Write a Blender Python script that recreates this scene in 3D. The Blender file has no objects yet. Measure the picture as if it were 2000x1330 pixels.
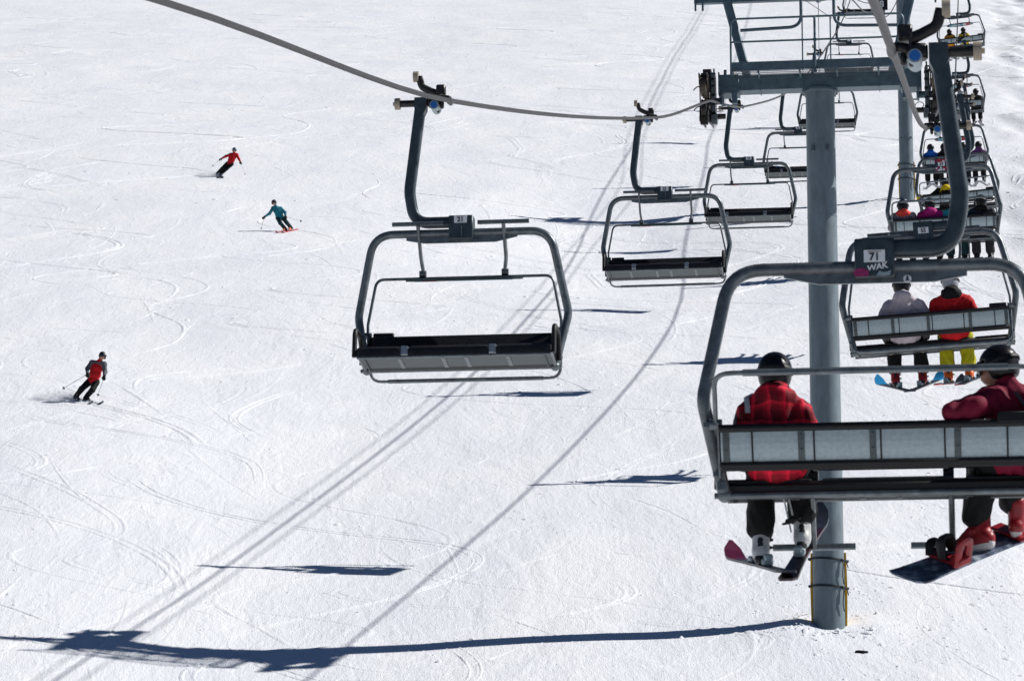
import bpy, math, random
import numpy as np
from mathutils import Vector as V, Matrix, noise as mnoise
random.seed(7); np.random.seed(7)
R = math.radians
scene = bpy.context.scene
COL = scene.collection

# ------------------------------------------------------------------ camera frame
PITCH = 11.0
F = 6866.0            # focal length in pixels of a 2000 px wide frame
W = 2.3               # chair width, metres
STEP = 24.0           # spacing of the chairs on the rope
cp, sp = math.cos(R(PITCH)), math.sin(R(PITCH))
def cam2w(X, Vv, D): return V((X, D*cp - Vv*sp, D*sp + Vv*cp))
def P(x, y, D): return cam2w((x-1000)/F*D, (665-y)/F*D, D)
def Dw(w): return F*W/w
PSI = math.atan(890/6866)
LF = V((math.sin(PSI), math.cos(PSI), 0)); LR = V((math.cos(PSI), -math.sin(PSI), 0)); UP = V((0, 0, 1))

cam = bpy.data.cameras.new('camera'); co = bpy.data.objects.new('camera', cam); COL.objects.link(co)
co.rotation_euler = (R(90+PITCH), 0, 0)
cam.sensor_width = 36; cam.lens = F/2000*36; cam.clip_start = .5; cam.clip_end = 6000
cam.dof.use_dof = True; cam.dof.focus_distance = 62; cam.dof.aperture_fstop = 11
scene.camera = co

# ------------------------------------------------------------------ materials
def nodes(m): m.use_nodes = True; return m.node_tree.nodes, m.node_tree.links
def mat(name, col, rough=.5, metal=0., var=0., scale=8., bump=0., bscale=40., stretch=(1,1,1), spec=.5):
    m = bpy.data.materials.new(name); n, l = nodes(m); b = n['Principled BSDF']
    b.inputs['Base Color'].default_value = (*col, 1); b.inputs['Roughness'].default_value = rough
    b.inputs['Metallic'].default_value = metal; b.inputs['Specular IOR Level'].default_value = spec
    tc = n.new('ShaderNodeTexCoord'); mp = n.new('ShaderNodeMapping'); mp.inputs['Scale'].default_value = stretch
    l.new(tc.outputs['Object'], mp.inputs['Vector'])
    if var:
        t = n.new('ShaderNodeTexNoise'); t.inputs['Scale'].default_value = scale; t.inputs['Detail'].default_value = 6
        t.inputs['Roughness'].default_value = .65
        r = n.new('ShaderNodeValToRGB'); e = r.color_ramp.elements
        e[0].position = .3; e[1].position = .7
        e[0].color = (*[c*(1-var) for c in col], 1); e[1].color = (*[min(1, c*(1+var)) for c in col], 1)
        l.new(mp.outputs[0], t.inputs['Vector']); l.new(t.outputs['Fac'], r.inputs['Fac']); l.new(r.outputs['Color'], b.inputs['Base Color'])
        rr = n.new('ShaderNodeMapRange'); rr.inputs[3].default_value = max(.05, rough-.12); rr.inputs[4].default_value = min(1, rough+.12)
        l.new(t.outputs['Fac'], rr.inputs[0]); l.new(rr.outputs[0], b.inputs['Roughness'])
    if bump:
        t2 = n.new('ShaderNodeTexNoise'); t2.inputs['Scale'].default_value = bscale; t2.inputs['Detail'].default_value = 4
        bp = n.new('ShaderNodeBump'); bp.inputs['Strength'].default_value = 1; bp.inputs['Distance'].default_value = bump
        l.new(mp.outputs[0], t2.inputs['Vector']); l.new(t2.outputs['Fac'], bp.inputs['Height']); l.new(bp.outputs[0], b.inputs['Normal'])
    return m
M = {}
M['steel'] = mat('weathered_steel', (.135, .152, .16), .36, .45, .4, 11, .0012, 60)
M['steel_dark'] = mat('dark_steel', (.045, .062, .072), .42, .3, .35, 9, .001, 60)
M['galv'] = mat('galvanised_sheet', (.32, .385, .41), .45, .25, .16, 38, .0012, 50)
M['pan'] = mat('seat_pan_sheet', (.062, .078, .080), .5, .2, .25, 10, .001, 30)
M['alu'] = mat('bare_aluminium', (.42, .44, .44), .4, .7, .15, 12)
M['pad'] = mat('black_vinyl', (.007, .0075, .009), .45, 0, .4, 9, .004, 18, spec=.35)
M['rubber'] = mat('black_rubber', (.009, .009, .010), .55, 0, .3, 20, spec=.35)
M['roller'] = mat('tan_roller', (.36, .30, .23), .6, 0, .25, 25)
M['blue'] = mat('blue_cap', (.02, .13, .42), .4)
M['castiron'] = mat('cast_grip_metal', (.028, .026, .025), .42, .4, .5, 20, .002, 40)
M['rope'] = mat('wire_rope', (.042, .042, .042), .5, .3, .4, 60, .004, 120)
M['pole'] = mat('tower_steel', (.16, .20, .22), .5, .15, .2, 5, .0012, 45, (1.4, 1.4, .35))
M['arm'] = mat('crossarm_steel', (.09, .135, .16), .5, .2, .3, 4, .002, 25)
M['white'] = mat('white_plate', (.78, .79, .8), .5)
M['ink'] = mat('black_ink', (.01, .01, .012), .6)
M['sign'] = mat('black_sign', (.006, .006, .008), .5)
M['pink'] = mat('pink_sticker', (.28, .02, .11), .5, 0, .5, 40)
M['redp'] = mat('red_print', (.50, .03, .04), .5)
M['yellow_pad'] = mat('yellow_vinyl', (.75, .42, .02), .5, 0, .15, 6, .01, 8)
M['strap'] = mat('black_strap', (.012, .014, .018), .7)
M['sheave'] = mat('greasy_sheave', (.025, .022, .02), .5, .3, .6, 12, .003, 30)
M['brown'] = mat('rusted_metal', (.10, .075, .055), .65, .2, .4, 18)
M['skin'] = mat('skin', (.42, .20, .13), .5, 0, .12, 20)
M['helmet'] = mat('black_helmet', (.004, .004, .005), .33, 0, .3, 12, spec=.35)
M['helmet_w'] = mat('pale_helmet', (.34, .35, .37), .35)
M['lens'] = mat('goggle_lens', (.02, .03, .05), .1, .2)
M['lens_b'] = mat('blue_goggle_lens', (.01, .10, .22), .2, .0)
def cloth(name, col, b=.004): return mat(name, col, .75, 0, .18, 9, b, 22, spec=.25)
for k, c in dict(black=(.005, .005, .006), maroon=(.17, .004, .025), red=(.52, .008, .012), pinkwhite=(.50, .43, .46), yellowp=(.46, .42, .008),
                 teal=(.012, .16, .22), tealdk=(.010, .04, .05), cyan=(.03, .34, .42), magenta=(.42, .01, .17), navy=(.016, .022, .035), coral=(.85, .07, .05), blue=(.012, .11, .50),
                 purple=(.15, .045, .17), orange=(.80, .30, .01), yellow=(.78, .55, .01), grey=(.10, .105, .12), ltgrey=(.5, .5, .52), tan=(.38, .28, .2), charcoal=(.035, .035, .04)).items():
    M['c_'+k] = cloth(k+'_cloth', c)
M['boot_red'] = mat('red_boot', (.27, .005, .010), .42, 0, .35, 14, .003, 40)
M['boot_white'] = mat('white_boot', (.5, .5, .5), .4, 0, .2, 10)
M['boot_orange'] = mat('orange_boot', (.85, .13, .015), .4)
M['boot_black'] = mat('black_boot', (.015, .015, .017), .45)
M['sole_white'] = mat('white_sole', (.6, .58, .55), .6)
M['ski_maroon'] = mat('maroon_ski', (.085, .006, .03), .35, 0, .3, 6)
M['ski_dmar'] = mat('dark_maroon_ski', (.03, .006, .015), .35, 0, .3, 6)
M['ski_dark'] = mat('dark_ski', (.02, .025, .04), .4, 0, .3, 8)
M['ski_blue'] = mat('blue_ski', (.02, .24, .50), .35)
M['ski_red'] = mat('red_ski', (.70, .08, .09), .4)
M['ski_white'] = mat('pale_ski', (.55, .55, .6), .4)
def special_mats():
    # plaid jacket
    m = M['plaid'] = cloth('red_plaid_cloth', (.45, .01, .02)); n, l = nodes(m); b = n['Principled BSDF']
    tc = n.new('ShaderNodeTexCoord'); sx = n.new('ShaderNodeSeparateXYZ'); nz = n.new('ShaderNodeTexNoise'); nz.inputs['Scale'].default_value = 6
    ad = n.new('ShaderNodeMixRGB'); ad.blend_type = 'ADD'; ad.inputs[0].default_value = .07
    l.new(tc.outputs['Object'], nz.inputs['Vector']); l.new(tc.outputs['Object'], ad.inputs[1]); l.new(nz.outputs['Color'], ad.inputs[2]); l.new(ad.outputs[0], sx.inputs[0])
    outs = []
    for ax in ('X', 'Z'):
        mu = n.new('ShaderNodeMath'); mu.operation = 'MULTIPLY'; mu.inputs[1].default_value = 9.5; l.new(sx.outputs[ax], mu.inputs[0])
        fr = n.new('ShaderNodeMath'); fr.operation = 'FRACT'; l.new(mu.outputs[0], fr.inputs[0])
        cr = n.new('ShaderNodeValToRGB'); cr.color_ramp.interpolation = 'LINEAR'; e = cr.color_ramp.elements
        e[0].position = 0; e[0].color = (.18, .18, .18, 1); e[1].position = .40; e[1].color = (.22, .22, .22, 1)
        for p, c in ((.5, .5), (.66, .55), (.74, 1.25), (.84, 1.25), (.93, .12)):
            q = cr.color_ramp.elements.new(p); q.color = (min(c, 1.8),)*3 + (1,)
        l.new(fr.outputs[0], cr.inputs[0]); outs.append(cr)
    mx = n.new('ShaderNodeMixRGB'); mx.blend_type = 'ADD'; mx.inputs[0].default_value = 1
    l.new(outs[0].outputs[0], mx.inputs[1]); l.new(outs[1].outputs[0], mx.inputs[2])
    m2 = n.new('ShaderNodeMixRGB'); m2.blend_type = 'MULTIPLY'; m2.inputs[0].default_value = 1; m2.inputs[2].default_value = (.38, .005, .02, 1)
    l.new(mx.outputs[0], m2.inputs[1]); l.new(m2.outputs[0], b.inputs['Base Color'])
    # printed trail map
    m = M['map'] = mat('printed_map', (.3, .5, .6), .35); n, l = nodes(m); b = n['Principled BSDF']
    tc = n.new('ShaderNodeTexCoord'); vo = n.new('ShaderNodeTexNoise'); vo.inputs['Scale'].default_value = 14; vo.inputs['Detail'].default_value = 5
    cr = n.new('ShaderNodeValToRGB'); e = cr.color_ramp.elements; e[0].position = .35; e[0].color = (.03, .25, .45, 1); e[1].position = .62; e[1].color = (.75, .8, .8, 1)
    q = cr.color_ramp.elements.new(.5); q.color = (.15, .42, .5, 1)
    l.new(tc.outputs['Object'], vo.inputs['Vector']); l.new(vo.outputs['Fac'], cr.inputs[0]); l.new(cr.outputs[0], b.inputs['Base Color'])
    # spotted jacket
    m = M['c_speckle'] = cloth('speckled_cloth', (.3, .25, .27)); n, l = nodes(m); b = n['Principled BSDF']
    tc = n.new('ShaderNodeTexCoord'); vo = n.new('ShaderNodeTexNoise'); vo.inputs['Scale'].default_value = 45
    cr = n.new('ShaderNodeValToRGB'); e = cr.color_ramp.elements; e[0].position = .42; e[0].color = (.10, .07, .09, 1); e[1].position = .6; e[1].color = (.5, .42, .45, 1)
    l.new(tc.outputs['Object'], vo.inputs['Vector']); l.new(vo.outputs['Fac'], cr.inputs[0]); l.new(cr.outputs[0], b.inputs['Base Color'])
special_mats()

# ------------------------------------------------------------------ mesh helpers
def round_path(pts, rad, n=6):
    pts = [V(p) for p in pts]; out = [pts[0]]
    if not isinstance(rad, (list, tuple)): rad = [rad]*len(pts)
    for i in range(1, len(pts)-1):
        a, b, c = pts[i-1], pts[i], pts[i+1]
        u = (a-b).normalized(); w = (c-b).normalized()
        ang = u.angle(w, 0); t = rad[i]/max(1e-4, math.tan(ang/2)); t = min(t, (a-b).length*.48, (c-b).length*.48)
        s, e = b+u*t, b+w*t
        for k in range(n+1):
            q = k/n; out.append((1-q)**2*s + 2*q*(1-q)*b + q*q*e)
    out.append(pts[-1]); return out
class MB:
    def __init__(s): s.v = []; s.f = []; s.m = []; s.mi = 0
    def add(s, vs, fs):
        o = len(s.v); s.v += [tuple(x) for x in vs]; s.f += [tuple(o+i for i in f) for f in fs]; s.m += [s.mi]*len(fs); return s
    def use(s, i): s.mi = i; return s
    def box(s, c, size, rot=None, bev=0.):
        hx, hy, hz = size[0]/2, size[1]/2, size[2]/2
        if bev:
            b = min(bev, hx*.9, hy*.9, hz*.9); vs = []; ids = {}
            for sx in (-1, 1):
                for sy in (-1, 1):
                    for sz in (-1, 1):
                        for ax in range(3):
                            p = [sx*(hx-b), sy*(hy-b), sz*(hz-b)]
                            p[ax] = (sx*hx, sy*hy, sz*hz)[ax]; ids[(sx, sy, sz, ax)] = len(vs); vs.append(V(p))
            fs = []
            for ax in range(3):
                o1, o2 = (ax+1) % 3, (ax+2) % 3
                for sg in (-1, 1):
                    q = []
                    for a, b2 in ((-1, -1), (1, -1), (1, 1), (-1, 1)):
                        k = [0, 0, 0]; k[ax] = sg; k[o1] = a; k[o2] = b2; q.append(ids[(*k, ax)])
                    fs.append(q if sg > 0 else q[::-1])
            for ax in range(3):          # edge along ax
                o1, o2 = (ax+1) % 3, (ax+2) % 3
                for a in (-1, 1):
                    for b2 in (-1, 1):
                        k0 = [0, 0, 0]; k0[o1] = a; k0[o2] = b2; k1 = list(k0); k0[ax] = -1; k1[ax] = 1
                        q = [ids[(*k0, o1)], ids[(*k1, o1)], ids[(*k1, o2)], ids[(*k0, o2)]]
                        fs.append(q if a*b2 < 0 else q[::-1])
            for sx in (-1, 1):
                for sy in (-1, 1):
                    for sz in (-1, 1):
                        q = [ids[(sx, sy, sz, i)] for i in range(3)]; fs.append(q if sx*sy*sz > 0 else q[::-1])
        else:
            vs = [V((x*hx, y*hy, z*hz)) for x in (-1, 1) for y in (-1, 1) for z in (-1, 1)]
            fs = [(0, 1, 3, 2), (4, 6, 7, 5), (0, 4, 5, 1), (2, 3, 7, 6), (0, 2, 6, 4), (1, 5, 7, 3)]
        c = V(c)
        if rot is not None: vs = [rot @ x for x in vs]
        return s.add([c+x for x in vs], fs)
    def tube(s, pts, r, seg=10, cap=True, sx=1., sy=1., pw=1., up=None):
        pts = [V(p) for p in pts]; n = len(pts); rs = r if isinstance(r, (list, tuple)) else [r]*n
        t = [(pts[min(i+1, n-1)]-pts[max(i-1, 0)]).normalized() for i in range(n)]
        ref = V(up) if up else (V((0, 0, 1)) if abs(t[0].z) < .9 else V((0, 1, 0)))
        a = (ref - t[0]*ref.dot(t[0])).normalized(); vs = []; fs = []
        for i in range(n):
            a = (a - t[i]*a.dot(t[i])).normalized(); b = t[i].cross(a)
            for k in range(seg):
                q = 2*math.pi*(k+.5)/seg; c, d = math.cos(q), math.sin(q)
                if pw != 1.: c = math.copysign(abs(c)**pw, c); d = math.copysign(abs(d)**pw, d)
                vs.append(pts[i] + a*(c*rs[i]*sx) + b*(d*rs[i]*sy))
        for i in range(n-1):
            for k in range(seg):
                k2 = (k+1) % seg; fs.append((i*seg+k, (i+1)*seg+k, (i+1)*seg+k2, i*seg+k2)[::-1])
        if cap: fs.append(tuple(range(seg))[::-1]); fs.append(tuple((n-1)*seg+k for k in range(seg)))
        return s.add(vs, fs)
    def cyl(s, a, b, r, seg=14, r2=None): return s.tube([a, b], [r, r if r2 is None else r2], seg)
    def ball(s, c, r, seg=12, rings=8):
        rx, ry, rz = r if isinstance(r, (tuple, list)) else (r, r, r); vs = []; fs = []
        for i in range(rings+1):
            th = math.pi*i/rings
            for k in range(seg):
                ph = 2*math.pi*k/seg; vs.append(V(c)+V((rx*math.sin(th)*math.cos(ph), ry*math.sin(th)*math.sin(ph), rz*math.cos(th))))
        for i in range(rings):
            for k in range(seg): fs.append((i*seg+k, (i+1)*seg+k, (i+1)*seg+(k+1) % seg, i*seg+(k+1) % seg))
        return s.add(vs, fs)
    def prism(s, poly, axis, t0, t1):          # outline in the two other axes, extruded along axis
        o = [i for i in range(3) if i != axis]; n = len(poly); vs = []
        for t in (t0, t1):
            for p in poly:
                q = [0, 0, 0]; q[axis] = t; q[o[0]], q[o[1]] = p; vs.append(q)
        fs = [tuple(range(n)), tuple(range(2*n-1, n-1, -1))] + [(i, n+i, n+(i+1) % n, (i+1) % n) for i in range(n)]
        return s.add(vs, fs)
    def mesh(s, name, mats, smooth=True):
        me = bpy.data.meshes.new(name); me.from_pydata(s.v, [], s.f)
        for m in (mats if isinstance(mats, (list, tuple)) else [mats]): me.materials.append(M[m] if isinstance(m, str) else m)
        me.polygons.foreach_set('material_index', s.m)
        import bmesh
        b = bmesh.new(); b.from_mesh(me); bmesh.ops.recalc_face_normals(b, faces=b.faces); b.to_mesh(me); b.free()
        if smooth:
            me.polygons.foreach_set('use_smooth', [True]*len(me.polygons)); me.set_sharp_from_angle(angle=R(38))
        me.update(); return me
    def build(s, name, mats, parent=None, smooth=True): return link(name, s.mesh(name, mats, smooth), parent)
def link(name, me, parent=None):
    o = bpy.data.objects.new(name, me); COL.objects.link(o)
    if parent: o.parent = parent
    return o
def tag(o, label=None, cat=None, group=None, kind=None):
    for k, v in (('label', label), ('category', cat), ('group', group), ('kind', kind)):
        if v: o[k] = v
    return o
def empty(name, mw=None):
    o = bpy.data.objects.new(name, None); o.empty_display_size = .1; COL.objects.link(o)
    if mw is not None: o.matrix_world = mw
    return o
def text_mesh(txt, size, depth=.0015, mono=False):
    c = bpy.data.curves.new('text', 'FONT'); c.body = txt; c.size = size; c.extrude = depth; c.align_x = 'CENTER'; c.align_y = 'CENTER'; c.resolution_u = 3
    c.offset = size*.028
    o = bpy.data.objects.new('text', c); COL.objects.link(o)
    me = bpy.data.meshes.new_from_object(o.evaluated_get(bpy.context.evaluated_depsgraph_get()))
    vs = [v.co.copy() for v in me.vertices]; fs = [tuple(p.vertices) for p in me.polygons]
    bpy.data.objects.remove(o); bpy.data.curves.remove(c); bpy.data.meshes.remove(me); return vs, fs
def frame_mat(origin, right, fwd, up):
    return Matrix(((right.x, fwd.x, up.x, origin.x), (right.y, fwd.y, up.y, origin.y), (right.z, fwd.z, up.z, origin.z), (0, 0, 0, 1)))

# ------------------------------------------------------------------ the snow slope
ALPHA = math.atan(.1385); H0 = 16.53
G_org = cam2w(0, -H0, 0)
g_r = V((1, 0, 0)); g_f = (cam2w(0, math.sin(ALPHA), math.cos(ALPHA))).normalized(); g_u = g_r.cross(g_f)
GM = frame_mat(G_org, g_r, g_f, g_u); GMi = GM.inverted()
def nz(x, y, z=0.): return mnoise.noise(V((x, y, z)))
def sstep(a, b, x):
    t = min(1., max(0., (x-a)/(b-a))); return t*t*(3-2*t)
BASE1 = (.0, .0); BASES = []
def gh(x, s):
    h = .30*nz(x*.045, s*.02, 3.1) + .10*nz(x*.16, s*.07, 7.7) + .030*nz(x*.6, s*.22, 1.3)
    lx = .1307*s        # the lift line
    m = sstep(-.5, 3.5, x-lx)*sstep(110, 170, s)
    if m > 0:
        h += m*(.5*nz(x*.21, s*.05, 9.2) + .34*nz(x*.5, s*.10, 5.5) + .16*nz(x*1.0, s*.25, 2.5))
    m2 = sstep(-2, 4, x-lx)*(1-sstep(90, 130, s))
    if m2 > 0: h += m2*(.20*nz(x*.5, s*.2, 4.5)+.10*nz(x*1.3, s*.4, 6.5))
    h -= .8*math.exp(-((s-156)/22)**2-((x-4)/6.5)**2)
    nr = 1-sstep(92, 125, s)
    if nr > 0: h += nr*(-.15*math.exp(-((x+3.2)/4.2)**2) + .34*sstep(-5, -13, x))
    for bx, bs in BASES:
        d2 = ((x-bx)**2 + (s-bs)**2); h *= 1-math.exp(-d2/6.); r_ = math.sqrt(d2); h += .12*math.exp(-((x-bx+1.2)**2+(s-bs+1.)**2)/1.2) + (.10*math.exp(-((r_-.95)/.45)**2)*(1+.8*nz(x*2, s*2, 2.)) if r_ < 3 else 0)
    return h
def ground_pt(X, D):
    s = D/math.cos(ALPHA); return GM @ V((X, s, gh(X, s)))
def px_ground(x, y):          # where a pixel's ray meets the mean slope -> (X, D)
    D = 4730*24/(y+286); return (x-1000)/F*D, D
T1X, T1D = px_ground(1620, 1228); T2X, T2D = px_ground(1772, 392)
BASES = [(T1X, T1D/math.cos(ALPHA)), (T2X, T2D/math.cos(ALPHA))]

def make_ground():
    xs = np.concatenate([[-1500, -700, -300, -160, -110], np.arange(-80, 2, 1.1), np.arange(2, 75, .42), np.arange(75, 125, 1.3), [150, 220, 400, 800, 1600]])
    ss = np.concatenate([[-600, -250, -100, -40], np.arange(-10, 60, 2.), np.arange(60, 440, .85), np.arange(440, 560, 3.), [600, 700, 900, 1200]])
    nx, ns = len(xs), len(ss)
    vs = np.zeros((ns, nx, 3), np.float32); vs[:, :, 0] = xs[None, :]; vs[:, :, 1] = ss[:, None]
    for j in range(ns):
        for i in range(nx): vs[j, i, 2] = gh(float(xs[i]), float(ss[j]))
    idx = np.arange(ns*nx).reshape(ns, nx)
    q = np.stack([idx[:-1, :-1], idx[:-1, 1:], idx[1:, 1:], idx[1:, :-1]], -1).reshape(-1, 4)
    verts = [vs.reshape(-1, 3)]; faces = [q]; base = ns*nx
    rnd = random.Random(11)
    def ridge(pts, w, hg):
        nonlocal base
        n = len(pts); vv = np.zeros((n, 3, 3), np.float32)
        for i, (x, s) in enumerate(pts):
            a = pts[max(0, i-1)]; b = pts[min(n-1, i+1)]; dx, ds = b[0]-a[0], b[1]-a[1]; L = math.hypot(dx, ds) or 1
            px, ps = -ds/L*w, dx/L*w; fade = min(1, i/5, (n-1-i)/5)
            z = gh(x, s); wob = .65+.7*abs(nz(x*1.7, s*1.7, 8.))
            vv[i, 0] = (x+px, s+ps, z-.012); vv[i, 1] = (x, s, z-.012+fade*hg*wob); vv[i, 2] = (x-px, s-ps, z-.012)
        ii = base+np.arange(n*3).reshape(n, 3); base += n*3
        for k in (0, 1): faces.append(np.stack([ii[:-1, k], ii[1:, k], ii[1:, k+1], ii[:-1, k+1]], -1))
        verts.append(vv.reshape(-1, 3))
    for k in range(420):       # carved turns
        s0 = 62+ (rnd.random()**1.5)*300; half = .16*s0
        x0 = rnd.uniform(-half-4, half+6); L = rnd.uniform(9, 26); A = rnd.uniform(.6, 4.5); ph = rnd.uniform(0, 6.28); dr = rnd.uniform(-.25, .25)
        ln = rnd.uniform(5, 30); n = int(ln/.45)
        if abs(x0-T1X) < 2.5 and s0 < 90: continue
        path = [(x0+A*math.sin(ph+6.283*t*.45/L+1.2*nz(t*.05, k*3.3))+dr*t*.45+.8*nz(t*.06, k*1.7, 4.), s0+t*.45) for t in range(n)]
        w = rnd.uniform(.05, .14)*(s0/90)**.4; hg = rnd.uniform(.012, .055)*(s0/90)**.3
        ridge(path, w, hg)
        if rnd.random() < .5: ridge([(x+rnd.uniform(.18, .3), s) for x, s in path] if False else [(x+.24, s+.1) for x, s in path], w, hg)
    for k in range(2000):       # short skids across the slope
        s0 = 62+ (rnd.random()**1.3)*300; half = .16*s0; x0 = rnd.uniform(-half-4, half+6); a = rnd.uniform(-1.2, 1.2); ln = rnd.uniform(1, 6); cv = rnd.uniform(-.3, .3); n = int(ln/.3)+3
        if abs(x0-T1X) < 2.5 and s0 < 90: continue
        path = []; x, s = x0, s0
        for t in range(n): path.append((x, s)); x += .3*math.cos(a); s += .3*math.sin(a)*2.6; a += cv*.3
        ridge(path, rnd.uniform(.04, .12)*(s0/90)**.5, rnd.uniform(.008, .042)*(s0/90)**.35)
    # loose clumps of snow
    oc = np.array([(1, 0, 0), (0, 1, 0), (-1, 0, 0), (0, -1, 0), (0, 0, 1), (0, 0, -1)], np.float32)
    of = [(0, 1, 4, 4), (1, 2, 4, 4), (2, 3, 4, 4), (3, 0, 4, 4)]
    tri = []; tv = []
    for k in range(26000):
        s0 = 62+(rnd.random()**1.6)*330; half = .165*s0; lx = .1307*s0
        if k < 700:      # trampled lumps round the tower foot
            a = rnd.uniform(0, 6.28); rr = .45+abs(rnd.gauss(0, 1.6)); x0 = T1X+rr*math.cos(a); s0 = T1D/math.cos(ALPHA)+rr*math.sin(a)*1.4
        elif rnd.random() < .55: x0 = lx + abs(rnd.gauss(0, 1))*7*(s0/80)-3
        else: x0 = rnd.uniform(-half-3, half+5)
        r = min(.10, .012*(1+rnd.expovariate(1.1)))*(s0/80)**.45
        z = gh(x0, s0); a = rnd.uniform(0, 6.28); ca, sa = math.cos(a), math.sin(a)
        sx, sy, sz = r*rnd.uniform(.7, 1.6), r*rnd.uniform(.7, 2.2), r*rnd.uniform(.4, 1.)
        for (ox, oy, ozz) in oc:
            ox, oy, ozz = ox*sx, oy*sy, ozz*sz
            tv.append((x0+ox*ca-oy*sa, s0+ox*sa+oy*ca, z+ozz))
        b6 = base+6*k
        tri += [(b6, b6+1, b6+4), (b6+1, b6+2, b6+4), (b6+2, b6+3, b6+4), (b6+3, b6, b6+4)]
    verts.append(np.array(tv, np.float32))
    vall = np.concatenate(verts); fq = np.concatenate(faces); ft = np.array(tri)
    me = bpy.data.meshes.new('snow_slope'); me.vertices.add(len(vall)); me.vertices.foreach_set('co', vall.ravel())
    nl = fq.size+ft.size; me.loops.add(nl); me.loops.foreach_set('vertex_index', np.concatenate([fq.ravel(), ft.ravel()]).astype(np.int32))
    npoly = len(fq)+len(ft); me.polygons.add(npoly)
    st = np.concatenate([np.arange(len(fq))*4, fq.size+np.arange(len(ft))*3]).astype(np.int32)
    me.polygons.foreach_set('loop_start', st); me.polygons.foreach_set('use_smooth', np.ones(npoly, bool))
    me.update(calc_edges=True); me.validate()
    m = bpy.data.materials.new('snow'); n, l = nodes(m); b = n['Principled BSDF']
    b.inputs['Roughness'].default_value = .62; b.inputs['Specular IOR Level'].default_value = .25
    tc = n.new('ShaderNodeTexCoord')
    def tex(scale, st, det, rough=.55, dist=0.):
        mp = n.new('ShaderNodeMapping'); mp.inputs['Scale'].default_value = st; l.new(tc.outputs['Object'], mp.inputs['Vector'])
        t = n.new('ShaderNodeTexNoise'); t.inputs['Scale'].default_value = scale; t.inputs['Detail'].default_value = det; t.inputs['Roughness'].default_value = rough
        t.inputs['Distortion'].default_value = dist
        l.new(mp.outputs[0], t.inputs['Vector']); return t
    prev = None
    for sc_, st, det, dist, d, ds in ((.45, (1, .35, 1), 3, .8, .07, 0), (2.0, (1, .3, 1), 4, .8, .028, 0), (9., (1, .25, 1), 5, .3, .017, 0), (34., (1, .22, 1), 4, 0, .010, 0), (90., (1, .2, 1), 2, 0, .003, 0)):
        t = tex(sc_, st, det, .6, dist); bp = n.new('ShaderNodeBump'); bp.inputs['Strength'].default_value = 1; bp.inputs['Distance'].default_value = d
        l.new(t.outputs['Fac'], bp.inputs['Height'])
        if prev: l.new(prev.outputs[0], bp.inputs['Normal'])
        prev = bp
    l.new(prev.outputs[0], b.inputs['Normal'])
    t = tex(.25, (1, .4, 1), 5, .6, .5); cr = n.new('ShaderNodeValToRGB'); e = cr.color_ramp.elements
    e[0].position = .3; e[0].color = (.785, .80, .835, 1); e[1].position = .65; e[1].color = (.87, .875, .885, 1)
    l.new(t.outputs['Fac'], cr.inputs[0]); l.new(cr.outputs[0], b.inputs['Base Color'])
    M['snow'] = m; me.materials.append(m)
    o = bpy.data.objects.new('snow_slope', me); COL.objects.link(o); o.matrix_world = GM
    tag(o, 'bright white groomed snow slope crossed by ski tracks and long blue shadows', 'snow slope', kind='structure')
make_ground()

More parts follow.
